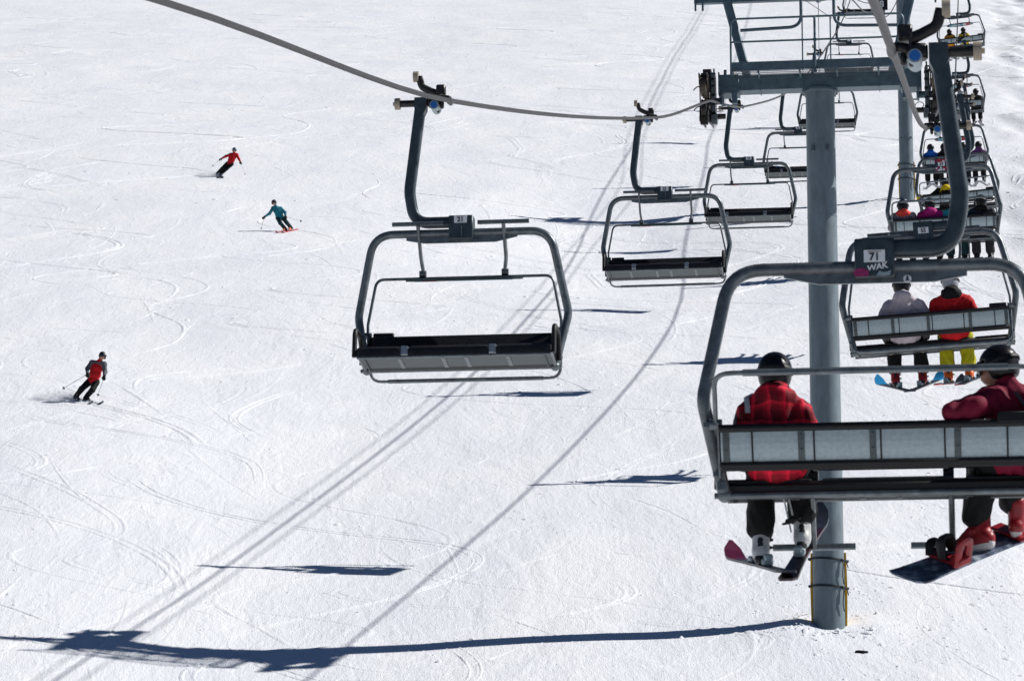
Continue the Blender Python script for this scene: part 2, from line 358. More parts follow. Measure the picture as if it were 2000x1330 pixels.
# ------------------------------------------------------------------ chairs
# local axes of a chair: x to the sitter's right, y forward, z up; origin on the middle of the top tube of the bail
HUBW = .25
def bar_rot(th):
    c, s = math.cos(R(th)), math.sin(R(th)); py, pz = -.2, -1.035
    return lambda p: V((p[0], py + p[1]*c + p[2]*s, pz - p[1]*s + p[2]*c))
def bar_parts(root, th):
    T = bar_rot(th)
    m = MB()
    m.tube([T(p) for p in round_path([(-1.02, 0, 0), (-1.02, 0, .12), (-.93, .0, .60), (.93, .0, .60), (1.02, 0, .12), (1.02, 0, 0)], [0, .06, .10, .10, .06, 0], 5)], .016, 8)
    m.tube([T(p) for p in round_path([(-1.02, 0, 0), (-1.0, -.1, -.47), (1.0, -.1, -.47), (1.02, 0, 0)], [0, .12, .12, 0], 5)], .0165, 8)
    m.tube([T((-.82, -.1, -.47)), T((.82, -.1, -.47))], .0225, 8)
    for sx in (-1, 1): m.cyl(T((sx*.98, 0, 0)), T((sx*1.06, 0, 0)), .035, 10)
    bar = m.build('restraint_bar', 'steel', root)
    for sx in (-1, 1):
        f = MB()
        f.tube([T(p) for p in round_path([(sx*.42, .0, .59), (sx*.45, .06, .79), (sx*.45, .30, 1.11)], .25, 6)], .024, 8, sx=1.3, sy=.8, pw=.6)
        f.cyl(T((sx*.40, .03, .64)), T((sx*.47, .03, .64)), .038, 10)
        f.tube([T((sx*.45-.27, .30, 1.12)), T((sx*.45+.27, .30, 1.12))], .022, 8, pw=.6)
        f.build('footrest', 'steel', bar)
    if th: return bar          # the loaded bar rides without its map board
    pn = MB(); prof = []
    for k in range(-10, 11): prof.append((k/10*.62, .16*math.sqrt(max(0, 1-(k/10)**2))**.8))
    a0 = V((0, math.cos(R(11)), -math.sin(R(11)))); nn = V((0, -math.sin(R(11)), -math.cos(R(11)))); c0 = V((0, .02, .60))
    def pt(x, q, h): return T(V((x, 0, 0)) + c0 + a0*q + nn*h)
    ring = [(x, h) for x, h in prof] + [(x, -h) for x, h in prof[-2:0:-1]]
    k = len(ring)
    pn.add([pt(x, q, .0) for x, q in ring]+[pt(x, q, .034) for x, q in ring], [tuple(range(k)), tuple(range(2*k-1, k-1, -1))]+[(i, (i+1) % k, k+(i+1) % k, k+i) for i in range(k)])
    panel = pn.build('map_panel', 'steel_dark', bar)
    # printed sheets on the face the sitters look at
    pr = MB()
    for x0, x1, mi in ((-.5, .12, 0), (.13, .27, 1), (.285, .44, 2), (.45, .52, 0)):
        pr.use(mi); qq = .105 if abs(x1) < .45 else .07
        pr.add([pt(x0, -qq, .036), pt(x1, -qq, .036), pt(x1, qq, .036), pt(x0, qq, .036), pt(x0, -qq, .038), pt(x1, -qq, .038), pt(x1, qq, .038), pt(x0, qq, .038)],
               [(0, 3, 2, 1), (4, 5, 6, 7), (0, 1, 5, 4), (1, 2, 6, 5), (2, 3, 7, 6), (3, 0, 4, 7)])
    # thing > part > sub-part is as deep as it goes: the prints sit beside the panel
    pr.build('printed_map', ['map', 'white', 'redp'], bar, False)
    # a part of the panel: red lettering block on the white print
    return bar
def chair_parts():
    root = empty('chairlift_chair')
    m = MB()
    half = [(.0, 0, 0), (.93, 0, 0), (1.108, -.12, -.86), (.985, .05, -1.45)]
    pl = [(-x, y, z) for x, y, z in half[::-1]] + half[1:]
    m.tube(round_path(pl, [0, .22, .26, 0, .26, .22, 0], 8), .043, 14)
    for sx in (-1, 1): m.ball((sx*.985, .05, -1.45), .05); m.cyl((sx*.93, .05, -1.455), (sx*1.05, .05, -1.455), .02, 8)
    m.prism([(-.585, -.02), (-.585, -.055), (-.36, -.105), (.38, -.105), (.585, -.07), (.585, -.02)], 1, -.012, .012)
    bail = m.build('bail_frame', 'steel', root)
    # hanger arm
    h = MB()
    h.tube(round_path([(.44, 0, 1.40), (.555, 0, .45), (.50, 0, .115), (.10, 0, .115)], [0, .5, .30, 0], 10), .058, 16, pw=.55, up=(0, 1, 0), sx=1.0, sy=1.0)
    h.prism([(.375, 1.46), (.50, 1.46), (.50, 1.34), (.455, 1.24), (.42, 1.24), (.375, 1.34)], 1, -.066, .066)
    h.build('hanger_arm', 'steel_dark', root)
    # hub box
    b = MB(); b.box((0, 0, .045), (.255, .19, .25), bev=.008)
    for sx in (-1, 1):
        for sy in (-1, 1): b.cyl((sx*.1, sy*.094, .14), (sx*.1, sy*.106, .14), .012, 8)
    b.tube([(-.01, .10, .06), (-.01, .12, .05), (-.01, .12, -.06)], .009, 8)
    hub = b.build('hub_box', 'steel_dark', root)
    # grip
    g = MB()
    g.cyl((.40, 0, 1.41), (.68, 0, 1.41), .022, 12); g.cyl((.505, 0, 1.41), (.66, 0, 1.41), .037, 14)
    g.box((.30, 0, 1.415), (.14, .13, .10), bev=.02)
    g.tube([(.30, 0, 1.42), (.24, .02, 1.44), (.19, .01, 1.455), (.145, 0, 1.46)], [.05, .04, .035, .026], 10)
    g.tube([(.14, -.14, 1.43), (.138, -.06, 1.432), (.138, .06, 1.432), (.14, .14, 1.43)], [.022, .036, .036, .022], 10)
    g.box((.225, .0, 1.545), (.095, .10, .105), bev=.012)
    g.box((.262, -.035, 1.37), (.035, .05, .12), bev=.01); g.box((.21, .03, 1.385), (.04, .06, .10), bev=.015)
    g.cyl((.255, -.075, 1.34), (.255, -.075, 1.50), .009, 8)
    g.tube(round_path([(.25, 0, 1.50), (.33, 0, 1.535), (.43, 0, 1.585), (.46, 0, 1.70)], .08, 5), [.034]+[.03]*13, 10, sx=1.3)
    grip = g.build('rope_grip', 'castiron', root)
    c = MB(); c.cyl((.285, -.12, 1.36), (.285, .11, 1.36), .047, 16); c.build('spring_housing', 'galv', grip)
    c = MB(); c.cyl((.285, -.126, 1.36), (.285, -.119, 1.36), .036, 16); c.build('spring_cap', 'blue', grip); c = MB(); c.cyl((.285, .109, 1.36), (.285, .116, 1.36), .036, 16); c.build('spring_cap', 'blue', grip)
    c = MB(); c.cyl((.66, 0, 1.41), (.715, 0, 1.41), .062, 18); c.cyl((.715, 0, 1.41), (.735, 0, 1.41), .02, 10); c.build('roller', 'roller', grip)
    c = MB(); c.cyl((.465, 0, 1.70), (.52, 0, 1.70), .058, 18); c.build('roller', 'roller', grip)
    # backrest
    yt, zt, yb, zb = -.23, -1.065, -.095, -1.302
    d = V((0, yb-yt, zb-zt)); L = d.length; d.normalize(); nb = V((0, d.z, -d.y))  # towards the rear
    if nb.y > 0: nb = -nb
    rot = Matrix((V((1, 0, 0)), nb, -d)).transposed()
    p = MB(); p.box(V((0, yt, zt))+d*(L/2)-nb*.028, (2.0, .055, L), rot, .02); back = p.build('backrest', 'pad', root)
    s = MB(); n = 6
    for i in range(n):              # pressed sheet, gently bowed
        q0, q1 = i/n, (i+1)/n
        def pt(q, x): return V((x, yt, zt)) + d*(.02+q*(L-.04)) + nb*(.012+.022*math.sin(math.pi*q))
        for x0, x1 in ((-.99, .99),):
            s.add([pt(q0, x0), pt(q0, x1), pt(q1, x1), pt(q1, x0)], [(0, 1, 2, 3)])
    s.add([pt(0, -.99), pt(.5, -.99), pt(1, -.99), V((-.99, yt, zt))+d*(L/2)], [(0, 1, 2, 3)]); s.add([pt(0, .99), pt(.5, .99), pt(1, .99), V((.99, yt, zt))+d*(L/2)], [(0, 1, 2, 3)])
    s.build('back_panel', 'galv', back)
    for x in (-.79, -.40, .02, .42, .81):
        s = MB(); s.tube([V((x, yt, zt))+d*(.0+q*L)+nb*(.014+.024*math.sin(math.pi*q)) for q in (.02, .25, .5, .75, .98)], .0055, 6); s.build('seam_strap', 'rubber', back)
    for x in (-.955, -.48, -.03, .50, .955):
        s = MB()
        for q0, q1 in ((.06, .28), (.28, .5), (.5, .72), (.72, .94)):
            a = V((x, yt, zt))+d*(q0*L)+nb*(.016+.022*math.sin(math.pi*q0)); e = V((x, yt, zt))+d*(q1*L)+nb*(.016+.022*math.sin(math.pi*q1)); wd = V((.021, 0, 0))
            s.add([a-wd, a+wd, e+wd, e-wd], [(0, 1, 2, 3)])
        for q in (.15, .5, .85): s.ball(V((x, yt, zt))+d*(q*L)+nb*(.018+.022*math.sin(math.pi*q)), .007, 6, 4)
        s.build('rivet_strip', 'pan', back)
    s = MB()
    s.tube([V((-1.0, yt, zt))+d*.0+nb*.005, V((1.0, yt, zt))+nb*.005], .026, 10); s.build('top_edge_pad', 'rubber', back)
    s = MB(); s.box(V((0, yt, zt))+d*(L-.022)+nb*.022, (2.0, .045, .058), rot, .012); s.build('bottom_rail', 'rubber', back)
    # side brackets, bail to back
    for sx in (-1, 1):
        s = MB(); s.prism([(-.24, -1.03), (-.13, -1.0), (-.02, -1.36), (-.09, -1.36)], 0, sx*1.0, sx*1.012)
        s.box((sx*1.05, -.16, -1.03), (.10, .06, .03)); s.box((sx*1.02, -.05, -1.33), (.06, .05, .03)); s.box((sx*1.0, .01, -1.40), (.05, .1, .05))
        s.build('side_bracket', 'steel', root)
    s = MB(); s.box((.86, -.245, -1.035), (.22, .04, .07), bev=.008); s.build('bar_stop', 'rubber', root)
    # seat
    fr = MB(); fr.tube([(-1.0, .05, -1.455), (1.0, .05, -1.455)], .022, 10); fr.tube([(-1.0, .575, -1.412), (1.0, .575, -1.412)], .015, 8)
    for sx in (-1, 1): fr.tube([(sx*.99, .05, -1.45), (sx*.99, .55, -1.385)], .02, 8)
    seat = fr.build('seat_frame', 'steel', root)
    u = V((0, .5, .07)).normalized(); nu = V((0, -.07, .5)).normalized(); rs = Matrix((V((1, 0, 0)), u, nu)).transposed()
    s = MB(); s.box(V((0, .365, -1.43)), (1.97, .31, .012), rs); s.build('seat_pan', 'pan', seat)
    for x in (-.55, -.12, .12, .57):
        s = MB(); s.box(V((x, .365, -1.43))-nu*.009, (.04, .31, .008), rs); s.build('pan_rib', 'steel', seat)
    for x in (-.93, .93):
        s = MB(); s.prism([(.14, -1.49), (.5, -1.43), (.14, -1.44)], 0, x-.006, x+.006); s.build('pan_gusset', 'pan', seat)
    for x0, x1 in ((-1.0, -.44), (-.36, .47), (.55, 1.0)):
        s = MB(); cpoly = [(.06, -1.36), (.09, -1.345), (.30, -1.325), (.50, -1.292), (.555, -1.296), (.588, -1.325), (.594, -1.36), (.590, -1.40), (.57, -1.418), (.53, -1.412), (.30, -1.42), (.06, -1.43)]
        cy, cz, vv = .33, -1.35, []
        for xx, k in ((x0, .72), (x0+.012, .90), (x0+.04, 1.), ((x0+x1)/2, 1.012), (x1-.04, 1.), (x1-.012, .90), (x1, .72)):
            for py, pz in cpoly: vv.append((xx, cy+(py-cy)*(.93+.07*k), cz+(pz-cz)*k))
        nn_ = len(cpoly); ff = [(j*nn_+i, j*nn_+(i+1) % nn_, (j+1)*nn_+(i+1) % nn_, (j+1)*nn_+i) for j in range(6) for i in range(nn_)]
        s.add(vv, ff+[tuple(range(nn_)), tuple(6*nn_+i for i in range(nn_))[::-1]])
        for q in (.12, .88): s.ball(V((x0+(x1-x0)*q, .594, -1.395)), .009, 6, 4)
        s.build('seat_cushion', 'pad', seat)
    for x in (-.40, .51):
        s = MB(); s.box(V((x, .48, -1.355)), (.07, .20, .09), rs); s.build('gap_plate', 'alu', seat)
    s = MB(); s.box(V((0, .13, -1.405)), (1.96, .17, .10), rs, .03); s.build('rear_roll', 'rubber', seat)
    for sx in (-1, 1):
        s = MB(); s.tube(round_path([(sx*1.03, .56, -1.40), (sx*1.03, .52, -1.10), (sx*1.03, .16, -1.12), (sx*1.03, .10, -1.40)], [0, .09, .09, 0], 6), .026, 10)
        s.build('armrest', 'rubber', root)
    return root
def copy_tree(o, parent=None, skip=()):
    c = o.copy(); COL.objects.link(c)
    if parent: c.parent = parent
    for ch in [x for x in o.children if x.name.split('.')[0] not in skip]: copy_tree(ch, c, skip)
    return c
proto = chair_parts()
proto_up = proto
proto_dn = copy_tree(proto)
bar_parts(proto_up, 0); bar_parts(proto_dn, 110)
def plates(root, number):
    hub = [c for c in root.children if c.name.startswith('hub_box')][0]
    for sy in (1, -1):
        m = MB()
        zc = .125 if sy > 0 else .052
        m.box((0, sy*.1005, zc), (.135, .008, .078)); m.use(1)
        if number:
            vs, fs = text_mesh(number, .068)
            m.add([(V((-v.x if sy > 0 else v.x, sy*(.1065+v.z), zc-.008+v.y))) for v in vs], fs)
        m.use(2); 
        if number: m.box((.0 if sy > 0 else 0, sy*.1052, zc+.028), (.085, .003, .007))
        m.build('number_plate', ['white', 'ink', 'roller'], hub, False)
CH = {}
def place_chair(key, x, y, w, up, face, number, label, group, roll=0., first=[0, 0]):
    src = proto_up if up else proto_dn; i = 0 if up else 1
    o = src if not first[i] else copy_tree(src); first[i] = 1
    pos = P(x, y, Dw(w)); f = LF*face; r = f.cross(UP)
    mw = frame_mat(pos, r, f, UP) @ Matrix.Rotation(R(roll), 4, 'Y')
    CH[key] = (o, mw, number); tag(o, label, 'chairlift chair', group)
    return o
GU, GD = 'empty chairs riding down the lift', 'chairs riding up the lift'
specs = [
 ('21', 902, 455, 430, 1, -1, '21', 'empty chair numbered 21, largest and nearest of the empty chairs riding down', GU, 0),
 ('22', 1299, 385, 258, 1, -1, '22', 'empty chair numbered 22 hanging just left of the tower sheaves', GU, .3),
 ('23', 1463, 321, 186, 1, -1, '23', 'empty chair numbered 23 whose hanger starts under the left sheave train', GU, 0),
 ('24', 1559, 259, 143, 1, -1, '24', 'empty chair half hidden by the left side of the near tower pole, below the crossarm', GU, 0),
 ('25', 1615, 177, 121, 1, -1, '', 'empty chair showing on both sides of the near tower pole just under its crossarm', GU, 0),
 ('26', 1658, 86, 101, 1, -1, '', 'empty chair framed behind the railing of the near tower walkway', GU, -1),
 ('27', 1688, -22, 87, 1, -1, '', 'farthest empty chair, its seat behind the black sign with the 8', GU, -1),
 ('71', 1709, 522, 700, 0, 1, '71', 'large near chair numbered 71 carrying a skier in plaid and a snowboarder', GD, 0),
 ('55', 1804, 461, 350, 1, 1, '55', 'chair numbered 55 with its bar raised carrying a pale and a red jacket', GD, -3.2),
 ('69', 1839, 328, 228, 0, 1, '69', 'chair carrying four riders in coral, magenta, turquoise and navy', GD, -1.8),
 ('c4', 1863, 306, 166, 0, 1, '', 'chair just beyond the full magenta chair carrying one rider in black and yellow', GD, -4.5),
 ('c5', 1861, 248, 136, 1, 1, '', 'chair carrying riders in blue, black, grey and purple beyond the near hanger', GD, -1.5),
 ('c6', 1866, 150, 113, 1, 1, '', 'chair of three riders level with the near tower crossarm', GD, -2),
 ('c7', 1873, 33, 96, 1, 1, '', 'uppermost chair carrying two riders in orange and yellow', GD, -5),
]
for s in specs: place_chair(*s[:9], roll=s[9])
for key, D, vr, lat, face, lab, grp in (('u1', 205, 24.5, -5.24, -1, 'empty chair above the farthest visible empty one, seen only by its shadow', GU), ('u2', 229, 28, -5.24, -1, 'second empty chair out of sight up the hill, seen only by its shadow', GU),
        ('u3', 191, 21.6, -.62, 1, 'chair above the orange and yellow riders, seen only by its shadow', GD), ('u4', 215, 26, -.62, 1, 'second chair above the orange and yellow riders, seen only by its shadow', GD)):
    p = cam2w(.1296*D+lat, vr, D) - UP*1.43
    d = p.y*cp+p.z*sp; u_ = -p.y*sp+p.z*cp
    place_chair(key, 1000+p.x/d*F, 665-u_/d*F, F*W/d, 1, face, '', lab, grp)
for k, (o, mw, num) in CH.items():
    o.matrix_world = mw; plates(o, num)
def chair_stickers():
    o, mw, _ = CH['71']; hub = [c for c in o.children if c.name.startswith('hub_box')][0]
    m = MB(); vs, fs = text_mesh('WAK', .052)
    m.add([V((v.x*1.05+.018, -(.0965+v.z), v.y*(1+1.2*v.x)-.018+.18*v.x)) for v in vs], fs)
    m.build('letter_sticker', ['white'], hub, False)
    m = MB()
    pts = [(-.118+.05*math.cos(a)*(1 if math.sin(a) > -.2 else .95), -.058+.034*max(-.6, math.sin(a))) for a in [i*math.pi/9 for i in range(18)]]
    m.prism([(x+.032, z) for x, z in pts], 1, -.0985, -.0955); m.build('pink_sticker', ['pink'], hub, False)
    m = MB(); m.prism([(.01, -.075), (.03, -.045), (.055, -.055), (.085, -.05), (.105, -.04), (.098, -.072), (.06, -.078)], 1, -.0985, -.0955); m.build('cat_ear_sticker', ['galv'], hub, False)
    m = MB(); m.cyl((.205, -.0125, -.085), (.205, -.0145, -.085), .026, 20); m.use(1)
    for k in range(3):
        w = .018-.004*k; z = -.098+.012*k; m.prism([(.205-w, z), (.205+w, z), (.205, z+.014)], 1, -.0165, -.0146)
    bail = [c for c in o.children if c.name.startswith('bail_frame')][0]
    m.build('round_tree_sticker', ['white', 'steel_dark'], bail, False)
    # sticker covered hub of the four seater behind
    o, mw, _ = CH['69']; hub = [c for c in o.children if c.name.startswith('hub_box')][0]
    rnd = random.Random(3); k = 0
    for z0 in (-.06, -.03, .105, .14):
        for x0 in (-.1, -.055, -.01, .04, .09):
            m = MB(); mm = ('pink', 'white', 'redp')[rnd.randrange(3)]; x, z = x0+rnd.uniform(-.012, .012), z0+rnd.uniform(-.008, .008); k += 1
            m.box((x, -.0965-.0011*k*.3, z), (.045, .003, .03), Matrix.Rotation(rnd.uniform(-.6, .6), 3, 'Y')); m.build('sticker', mm, hub, False)
chair_stickers()

# ------------------------------------------------------------------ ropes
def rope(name, side, keys, extra, label, rr=.026):
    pts = [(D, cam2w(.1296*D + side, v, D)) for D, v in extra]
    for k in keys:
        mw = CH[k][1]; p = mw @ V((.14, 0, 1.43))
        D = p.y*cp + p.z*sp; pts.append((D, p))
    pts.sort(key=lambda t: t[0]); p = [q for _, q in pts]; n = len(p); out = []
    for i in range(n-1):
        a, b, c, d = p[max(0, i-1)], p[i], p[i+1], p[min(n-1, i+2)]
        L = (c-b).length; m0 = (c-a)/max(1e-6, (c-a).length)*L; m1 = (d-b)/max(1e-6, (d-b).length)*L
        K = max(3, int(L/1.5))
        for k in range(K):
            t = k/K; t2, t3 = t*t, t**3
            out.append(b*(2*t3-3*t2+1)+m0*(t3-2*t2+t)+c*(3*t2-2*t3)+m1*(t3-t2))
    out.append(p[-1])
    m = MB()
    near = [q for q in out if q.length < 48]; far = out[max(0, len(near)-1):]
    if len(near) > 2 and rr > .02:          # laid strands where the rope is close
        fine = []; ph = 0.
        for a, b in zip(near[:-1], near[1:]):
            L = (b-a).length; K = max(1, int(L/.028)); fine += [a.lerp(b, k/K) for k in range(K)]
        fine.append(near[-1]); t = (near[-1]-near[0]).normalized(); ax = t.cross(UP).normalized(); ay = ax.cross(t); vs_, fs_ = [], []; S = 24
        for i, c in enumerate(fine):
            for k in range(S):
                q = 2*math.pi*k/S; r_ = rr*(.86+.16*abs(math.sin(3*(q+i*.028/.34*6.283)))); vs_.append(c+ax*(r_*math.cos(q))+ay*(r_*math.sin(q)))
        for i in range(len(fine)-1):
            for k in range(S): fs_.append((i*S+k, i*S+(k+1) % S, (i+1)*S+(k+1) % S, (i+1)*S+k))
        m.add(vs_, fs_); m.tube(far, rr, 10)
    else: m.tube(out, rr, 10)
    tag(m.build(name, 'rope'), label, 'cable')
rope('haul_rope', -5.45, ['21', '22', '23', '24', '25', '26', '27'], [(8, 1.75), (23.7, 2.29), (74.2, 5.05), (75.8, 5.14), (205, 23.9), (254, 33.2), (371, 54.5), (420, 63.5)], 'long steel haul rope sagging across the upper left that carries the empty chairs')
rope('haul_rope', -.45, ['71', '55', '69', 'c4', 'c5', 'c6', 'c7'], [(2.5, 1.1), (9, 1.3), (16.7, 1.62), (74.9, 5.1), (190, 21.5), (205, 24.5), (254, 33.2), (371, 54.5), (420, 63.5)], 'thick near haul rope running down past the chair 71 grip on the upper right')

RV = [(2, 1.2), (24, 2.2), (37, 2.65), (61, 4.0), (75.4, 5.12), (85, 5.75), (110, 7.95), (130, 10.6), (156, 14.4), (181, 18.4), (205, 23.8), (254, 33.2), (371, 54.5), (420, 63.5)]
rope('signal_cable', -2.95, [], [(d, v+2.62) for d, v in RV], 'upper signal cable above the near tower frame, known only by its shadow on the snow', .014)
rope('signal_cable', -2.50, [], [(d, v+2.2) for d, v in RV], 'thin signal cable strung over the middle of the near tower lifting frame', .016)

# ------------------------------------------------------------------ lift towers
LEAN = 0.5
def tower_parts():
    t = empty('lift_tower')
    H = 11.73
    m = MB(); m.tube([(0, 0, -1.2), (0, 0, 0), (0, 0, 3), (0, 0, H)], [.345, .338, .335, .315], 40)
    for z in (2.95, 8.95): m.tube([(0, 0, z), (0, 0, z+.012)], [.345, .345] if z < 5 else [.327, .327], 40)
    pole = m.build('pole', 'pole', t)
    m = MB()
    for sx in (-1, 1): m.box((sx*.17, -.31, 10.45), (.05, .06, .12)); m.box((sx*.24, -.26, 3.0), (.10, .05, .05))
    m.build('lug', 'steel', pole)
    m = MB(); m.cyl((0, 0, H), (0, 0, H+.035), .39, 32); m.cyl((0, 0, H+.035), (0, 0, H+.08), .36, 32)
    for k in range(12):
        a = k*math.pi/6; m.cyl((.37*math.cos(a), .37*math.sin(a), H-.03), (.37*math.cos(a), .37*math.sin(a), H+.07), .018, 6)
    m.build('top_flange', 'pole', t)
    # crossarm
    z0 = H+.08; m = MB()
    m.box((0, 0, z0+.17), (4.32, .42, .34), bev=.01)
    for sx in (-1, 1):
        m.box((sx*1.98, 0, z0+.15), (.44, .52, .42), bev=.01); m.box((sx*2.2, 0, z0+.16), (.03, .60, .50), bev=.005)
        m.box((sx*.37, 0, z0+.17), (.02, .5, .37)); m.box((sx*1.30, 0, z0+.17), (.02, .47, .38))
        m.cyl((sx*2.06, -.22, z0+.36), (sx*2.06, -.22, z0+.47), .035, 10)
        m.cyl((sx*2.1, -.10, z0-.20), (sx*2.45, -.10, z0-.20), .075, 14)
        m.box((sx*1.86, -.22, z0-.17), (.12, .12, .26), bev=.01); m.box((sx*2.14, -.12, z0-.16), (.04, .3, .30), bev=.005)
        m.box((sx*1.98, -.1, z0-.30), (.36, .06, .02))
    m.build('crossarm', 'arm', t)
    # walkway
    zd = z0+.29; y0, y1 = -.86, -.27
    m = MB()
    m.box((-.03, y0, zd+.075), (3.72, .02, .20)); m.box((-.03, y1, zd-.01), (3.72, .03, .07))
    for xx in (-1.88, 1.82): m.box((xx, (y0+y1)/2, zd+.03), (.03, y1-y0, .12))
    for xx in (-1.3, -.4, .4, 1.3): m.box((xx, (y0+y1)/2, zd-.05), (.04, y1-y0, .05))
    wk = m.build('walkway', 'arm', t)
    m = MB(); n = 92
    for k in range(n):
        x = -1.86+3.66*k/n; m.tube([(x, y0+.02, zd), (x+.10, y1-.02, zd)], .006, 4)
    for yy in (-.71, -.57, -.43): m.tube([(-1.87, yy, zd), (1.81, yy, zd)], .007, 4)
    m.build('grating', 'steel', wk)
    # railing
    m = MB(); zr = zd+1.15
    m.tube(round_path([(-1.89, y0, zd-.1), (-1.89, y0, zr), (1.86, y0, zr), (1.86, y0, zd-.1)], [0, .16, .16, 0], 5), .024, 8)
    m.tube([(-1.89, y0, zd+.63), (1.86, y0, zd+.63)], .022, 8)
    for xx in (-.33, .28): m.tube([(xx, y0, zd-.05), (xx, y0, zr)], .017, 8)
    m.tube([(-.06, y0-.03, zd-.12), (-.06, y0-.03, zr+.0)], .028, 8); m.box((-.06, y0-.03, zd+.62), (.075, .08, .05)); m.box((-.06, y0-.03, zd-.08), (.07, .09, .05))
    m.build('railing', 'arm', t)
    m = MB()
    for sx in (-1, 1):
        m.tube(round_path([(sx*1.72, y1+.1, zd+1.08), (sx*.36-.02, y1+.1, zd+1.12), (sx*.36-.02, y1+.1, zd+1.85)], [0, .28, 0], 7), .036, 10)
    m.build('guard_rail', 'arm', t)
    # lifting frame over the arm
    m = MB(); zt = z0+2.11
    for sx in (-1, 1):
        m.tube([(sx*1.58, .12, z0+.33), (sx*2.02, .12, zt)], .10, 8, pw=.35, up=(0, 1, 0))
    m.box((0, .12, zt+.05), (5.5, .16, .15), bev=.008)
    for x in (-2.72, -2.56, 2.56, 2.72): m.cyl((x, .05, zt-.2), (x, .05, zt), .024, 8)
    fr = m.build('lifting_frame', 'arm', t)
    m = MB(); m.tube(round_path([(-.75, .0, zt+.05), (-.3, .0, zt-.06), (.05, .0, zt-.07), (.45, 0, zt-.02), (.62, 0, zt+.05)], .3, 5), .03, 8); m.build('cable_loop', 'alu', fr)
    m = MB()
    m.tube([(-.32, -.25, zt-.1), (.3, -.25, zt-.56)], .008, 5); 
    m.tube([(-.005, .0, zt-.1), (-.005, .0, z0+.4)], .008, 5); m.cyl((-.005, 0, zt-.12), (-.005, 0, zt), .05, 8)
    m.build('stay_cable', 'alu', fr)
    # tower number
    s = MB(); s.box((1.385, -.0, zt-.165), (.26, .02, .36)); s.use(1)
    vs, fs = text_mesh('8', .20, .003); s.add([V((1.385+v.x, -.012-v.z-.003, zt-.215+v.y)) for v in vs], fs)
    s.build('number_sign', ['sign', 'white'], t, False)
    # sheave trains
    zrp = 11.66
    for sx in (-1, 1):
        rd = V((0, math.cos(R(9.3)), math.sin(R(9.3)))); rn = V((0, -rd.z, rd.y)); c = V((sx*2.5, 0, zrp))
        m = MB()
        def at(u, w, off=0.): return c + V((off, 0, 0)) + rd*u + rn*w
        rot = Matrix((V((1, 0, 0)), rd, rn)).transposed()
        for off in (-.085, .085):
            for sg in (-1, 1):
                m.box(at(0, sg*.47, off), (.022, 1.9, .12), rot, .006)
                for u in (-.5, .5): m.box(at(u, sg*.34, off), (.018, .8, .13), rot, .006)
            m.box(at(-.2, 0, off*1.4), (.02, .12, 1.0), rot, .006)
        m.box(at(-.75, -.50), (.17, .14, .18), rot, .01); m.box(at(.55, .62), (.19, .20, .24), rot, .01); m.box(at(-.3, .52), (.15, .3, .1), rot, .01)
        m.cyl(at(0, -.36, -sx*.05), at(0, -.36, -sx*.42), .06, 12)
        tr = m.build('sheave_train', 'sheave', t)
        for u in (-.72, -.25, .25, .72):
            for sg in (-1, 1):
                w = MB(); q = sg*.235
                w.cyl(at(u, q, -.045), at(u, q, .045), .19, 22); w.cyl(at(u, q, -.055), at(u, q, -.028), .208, 22); w.cyl(at(u, q, .028), at(u, q, .055), .208, 22); w.cyl(at(u, q, -.1), at(u, q, .1), .03, 8)
                w.build('sheave', 'sheave' if sg < 0 else 'brown', tr)
        p = MB()   # catcher plate on the inside
        p.box(at(0, .05, -sx*.17), (.09, .5, 1.02), rot, .01); p.box(at(-.3, -.45, -sx*.19), (.13, .2, .22), rot, .01); p.box(at(.2, .56, -sx*.15), (.11, .16, .14), rot, .01)
        p.cyl(at(.2, .62, -sx*.17), at(.2, .72, -sx*.17), .02, 8)
        for w in (-.3, -.1, .1, .3, .45): p.box(at(-.22, w, -sx*.17), (.11, .06, .07), rot, .01)
        p.build('catcher_plate', 'steel', tr)
        for w in (.22, -.22):
            p = MB(); p.tube([at(-.7, w+.04, sx*.09), at(-.7, w+.02, sx*.15), at(-.72, w-.03, sx*.21), at(-.72, w-.06, sx*.22)], .013, 6); p.build('rope_catcher', 'steel_dark', tr)
        p = MB(); q = [at(-.8+.02*math.sin(a), -.32+.07*math.sin(a), -sx*.33-.09*math.cos(a)*sx) for a in [i*math.pi/6 for i in range(11)]]
        p.tube(q, .009, 6); p.build('brake_wire', 'rubber', tr)
    return t
def tower_matrix(X, D):
    base = ground_pt(X, D); up = (UP*math.cos(R(LEAN)) - LF*math.sin(R(LEAN))).normalized(); f = (LF*math.cos(R(LEAN))+UP*math.sin(R(LEAN))).normalized()
    return frame_mat(base, LR, f, up)
tw = tower_parts()
TM1 = tower_matrix(T1X, T1D); TM2 = tower_matrix(T2X, T2D)
tw2 = copy_tree(tw, skip=('number_sign',))
tw.matrix_world = TM1; tw2.matrix_world = TM2
tag(tw, 'near grey steel lift tower bearing a black sign with the number 8', 'lift tower', 'lift towers')
tag(tw2, 'far thin lift tower whose pole rises just right of the near one', 'lift tower', 'lift towers')
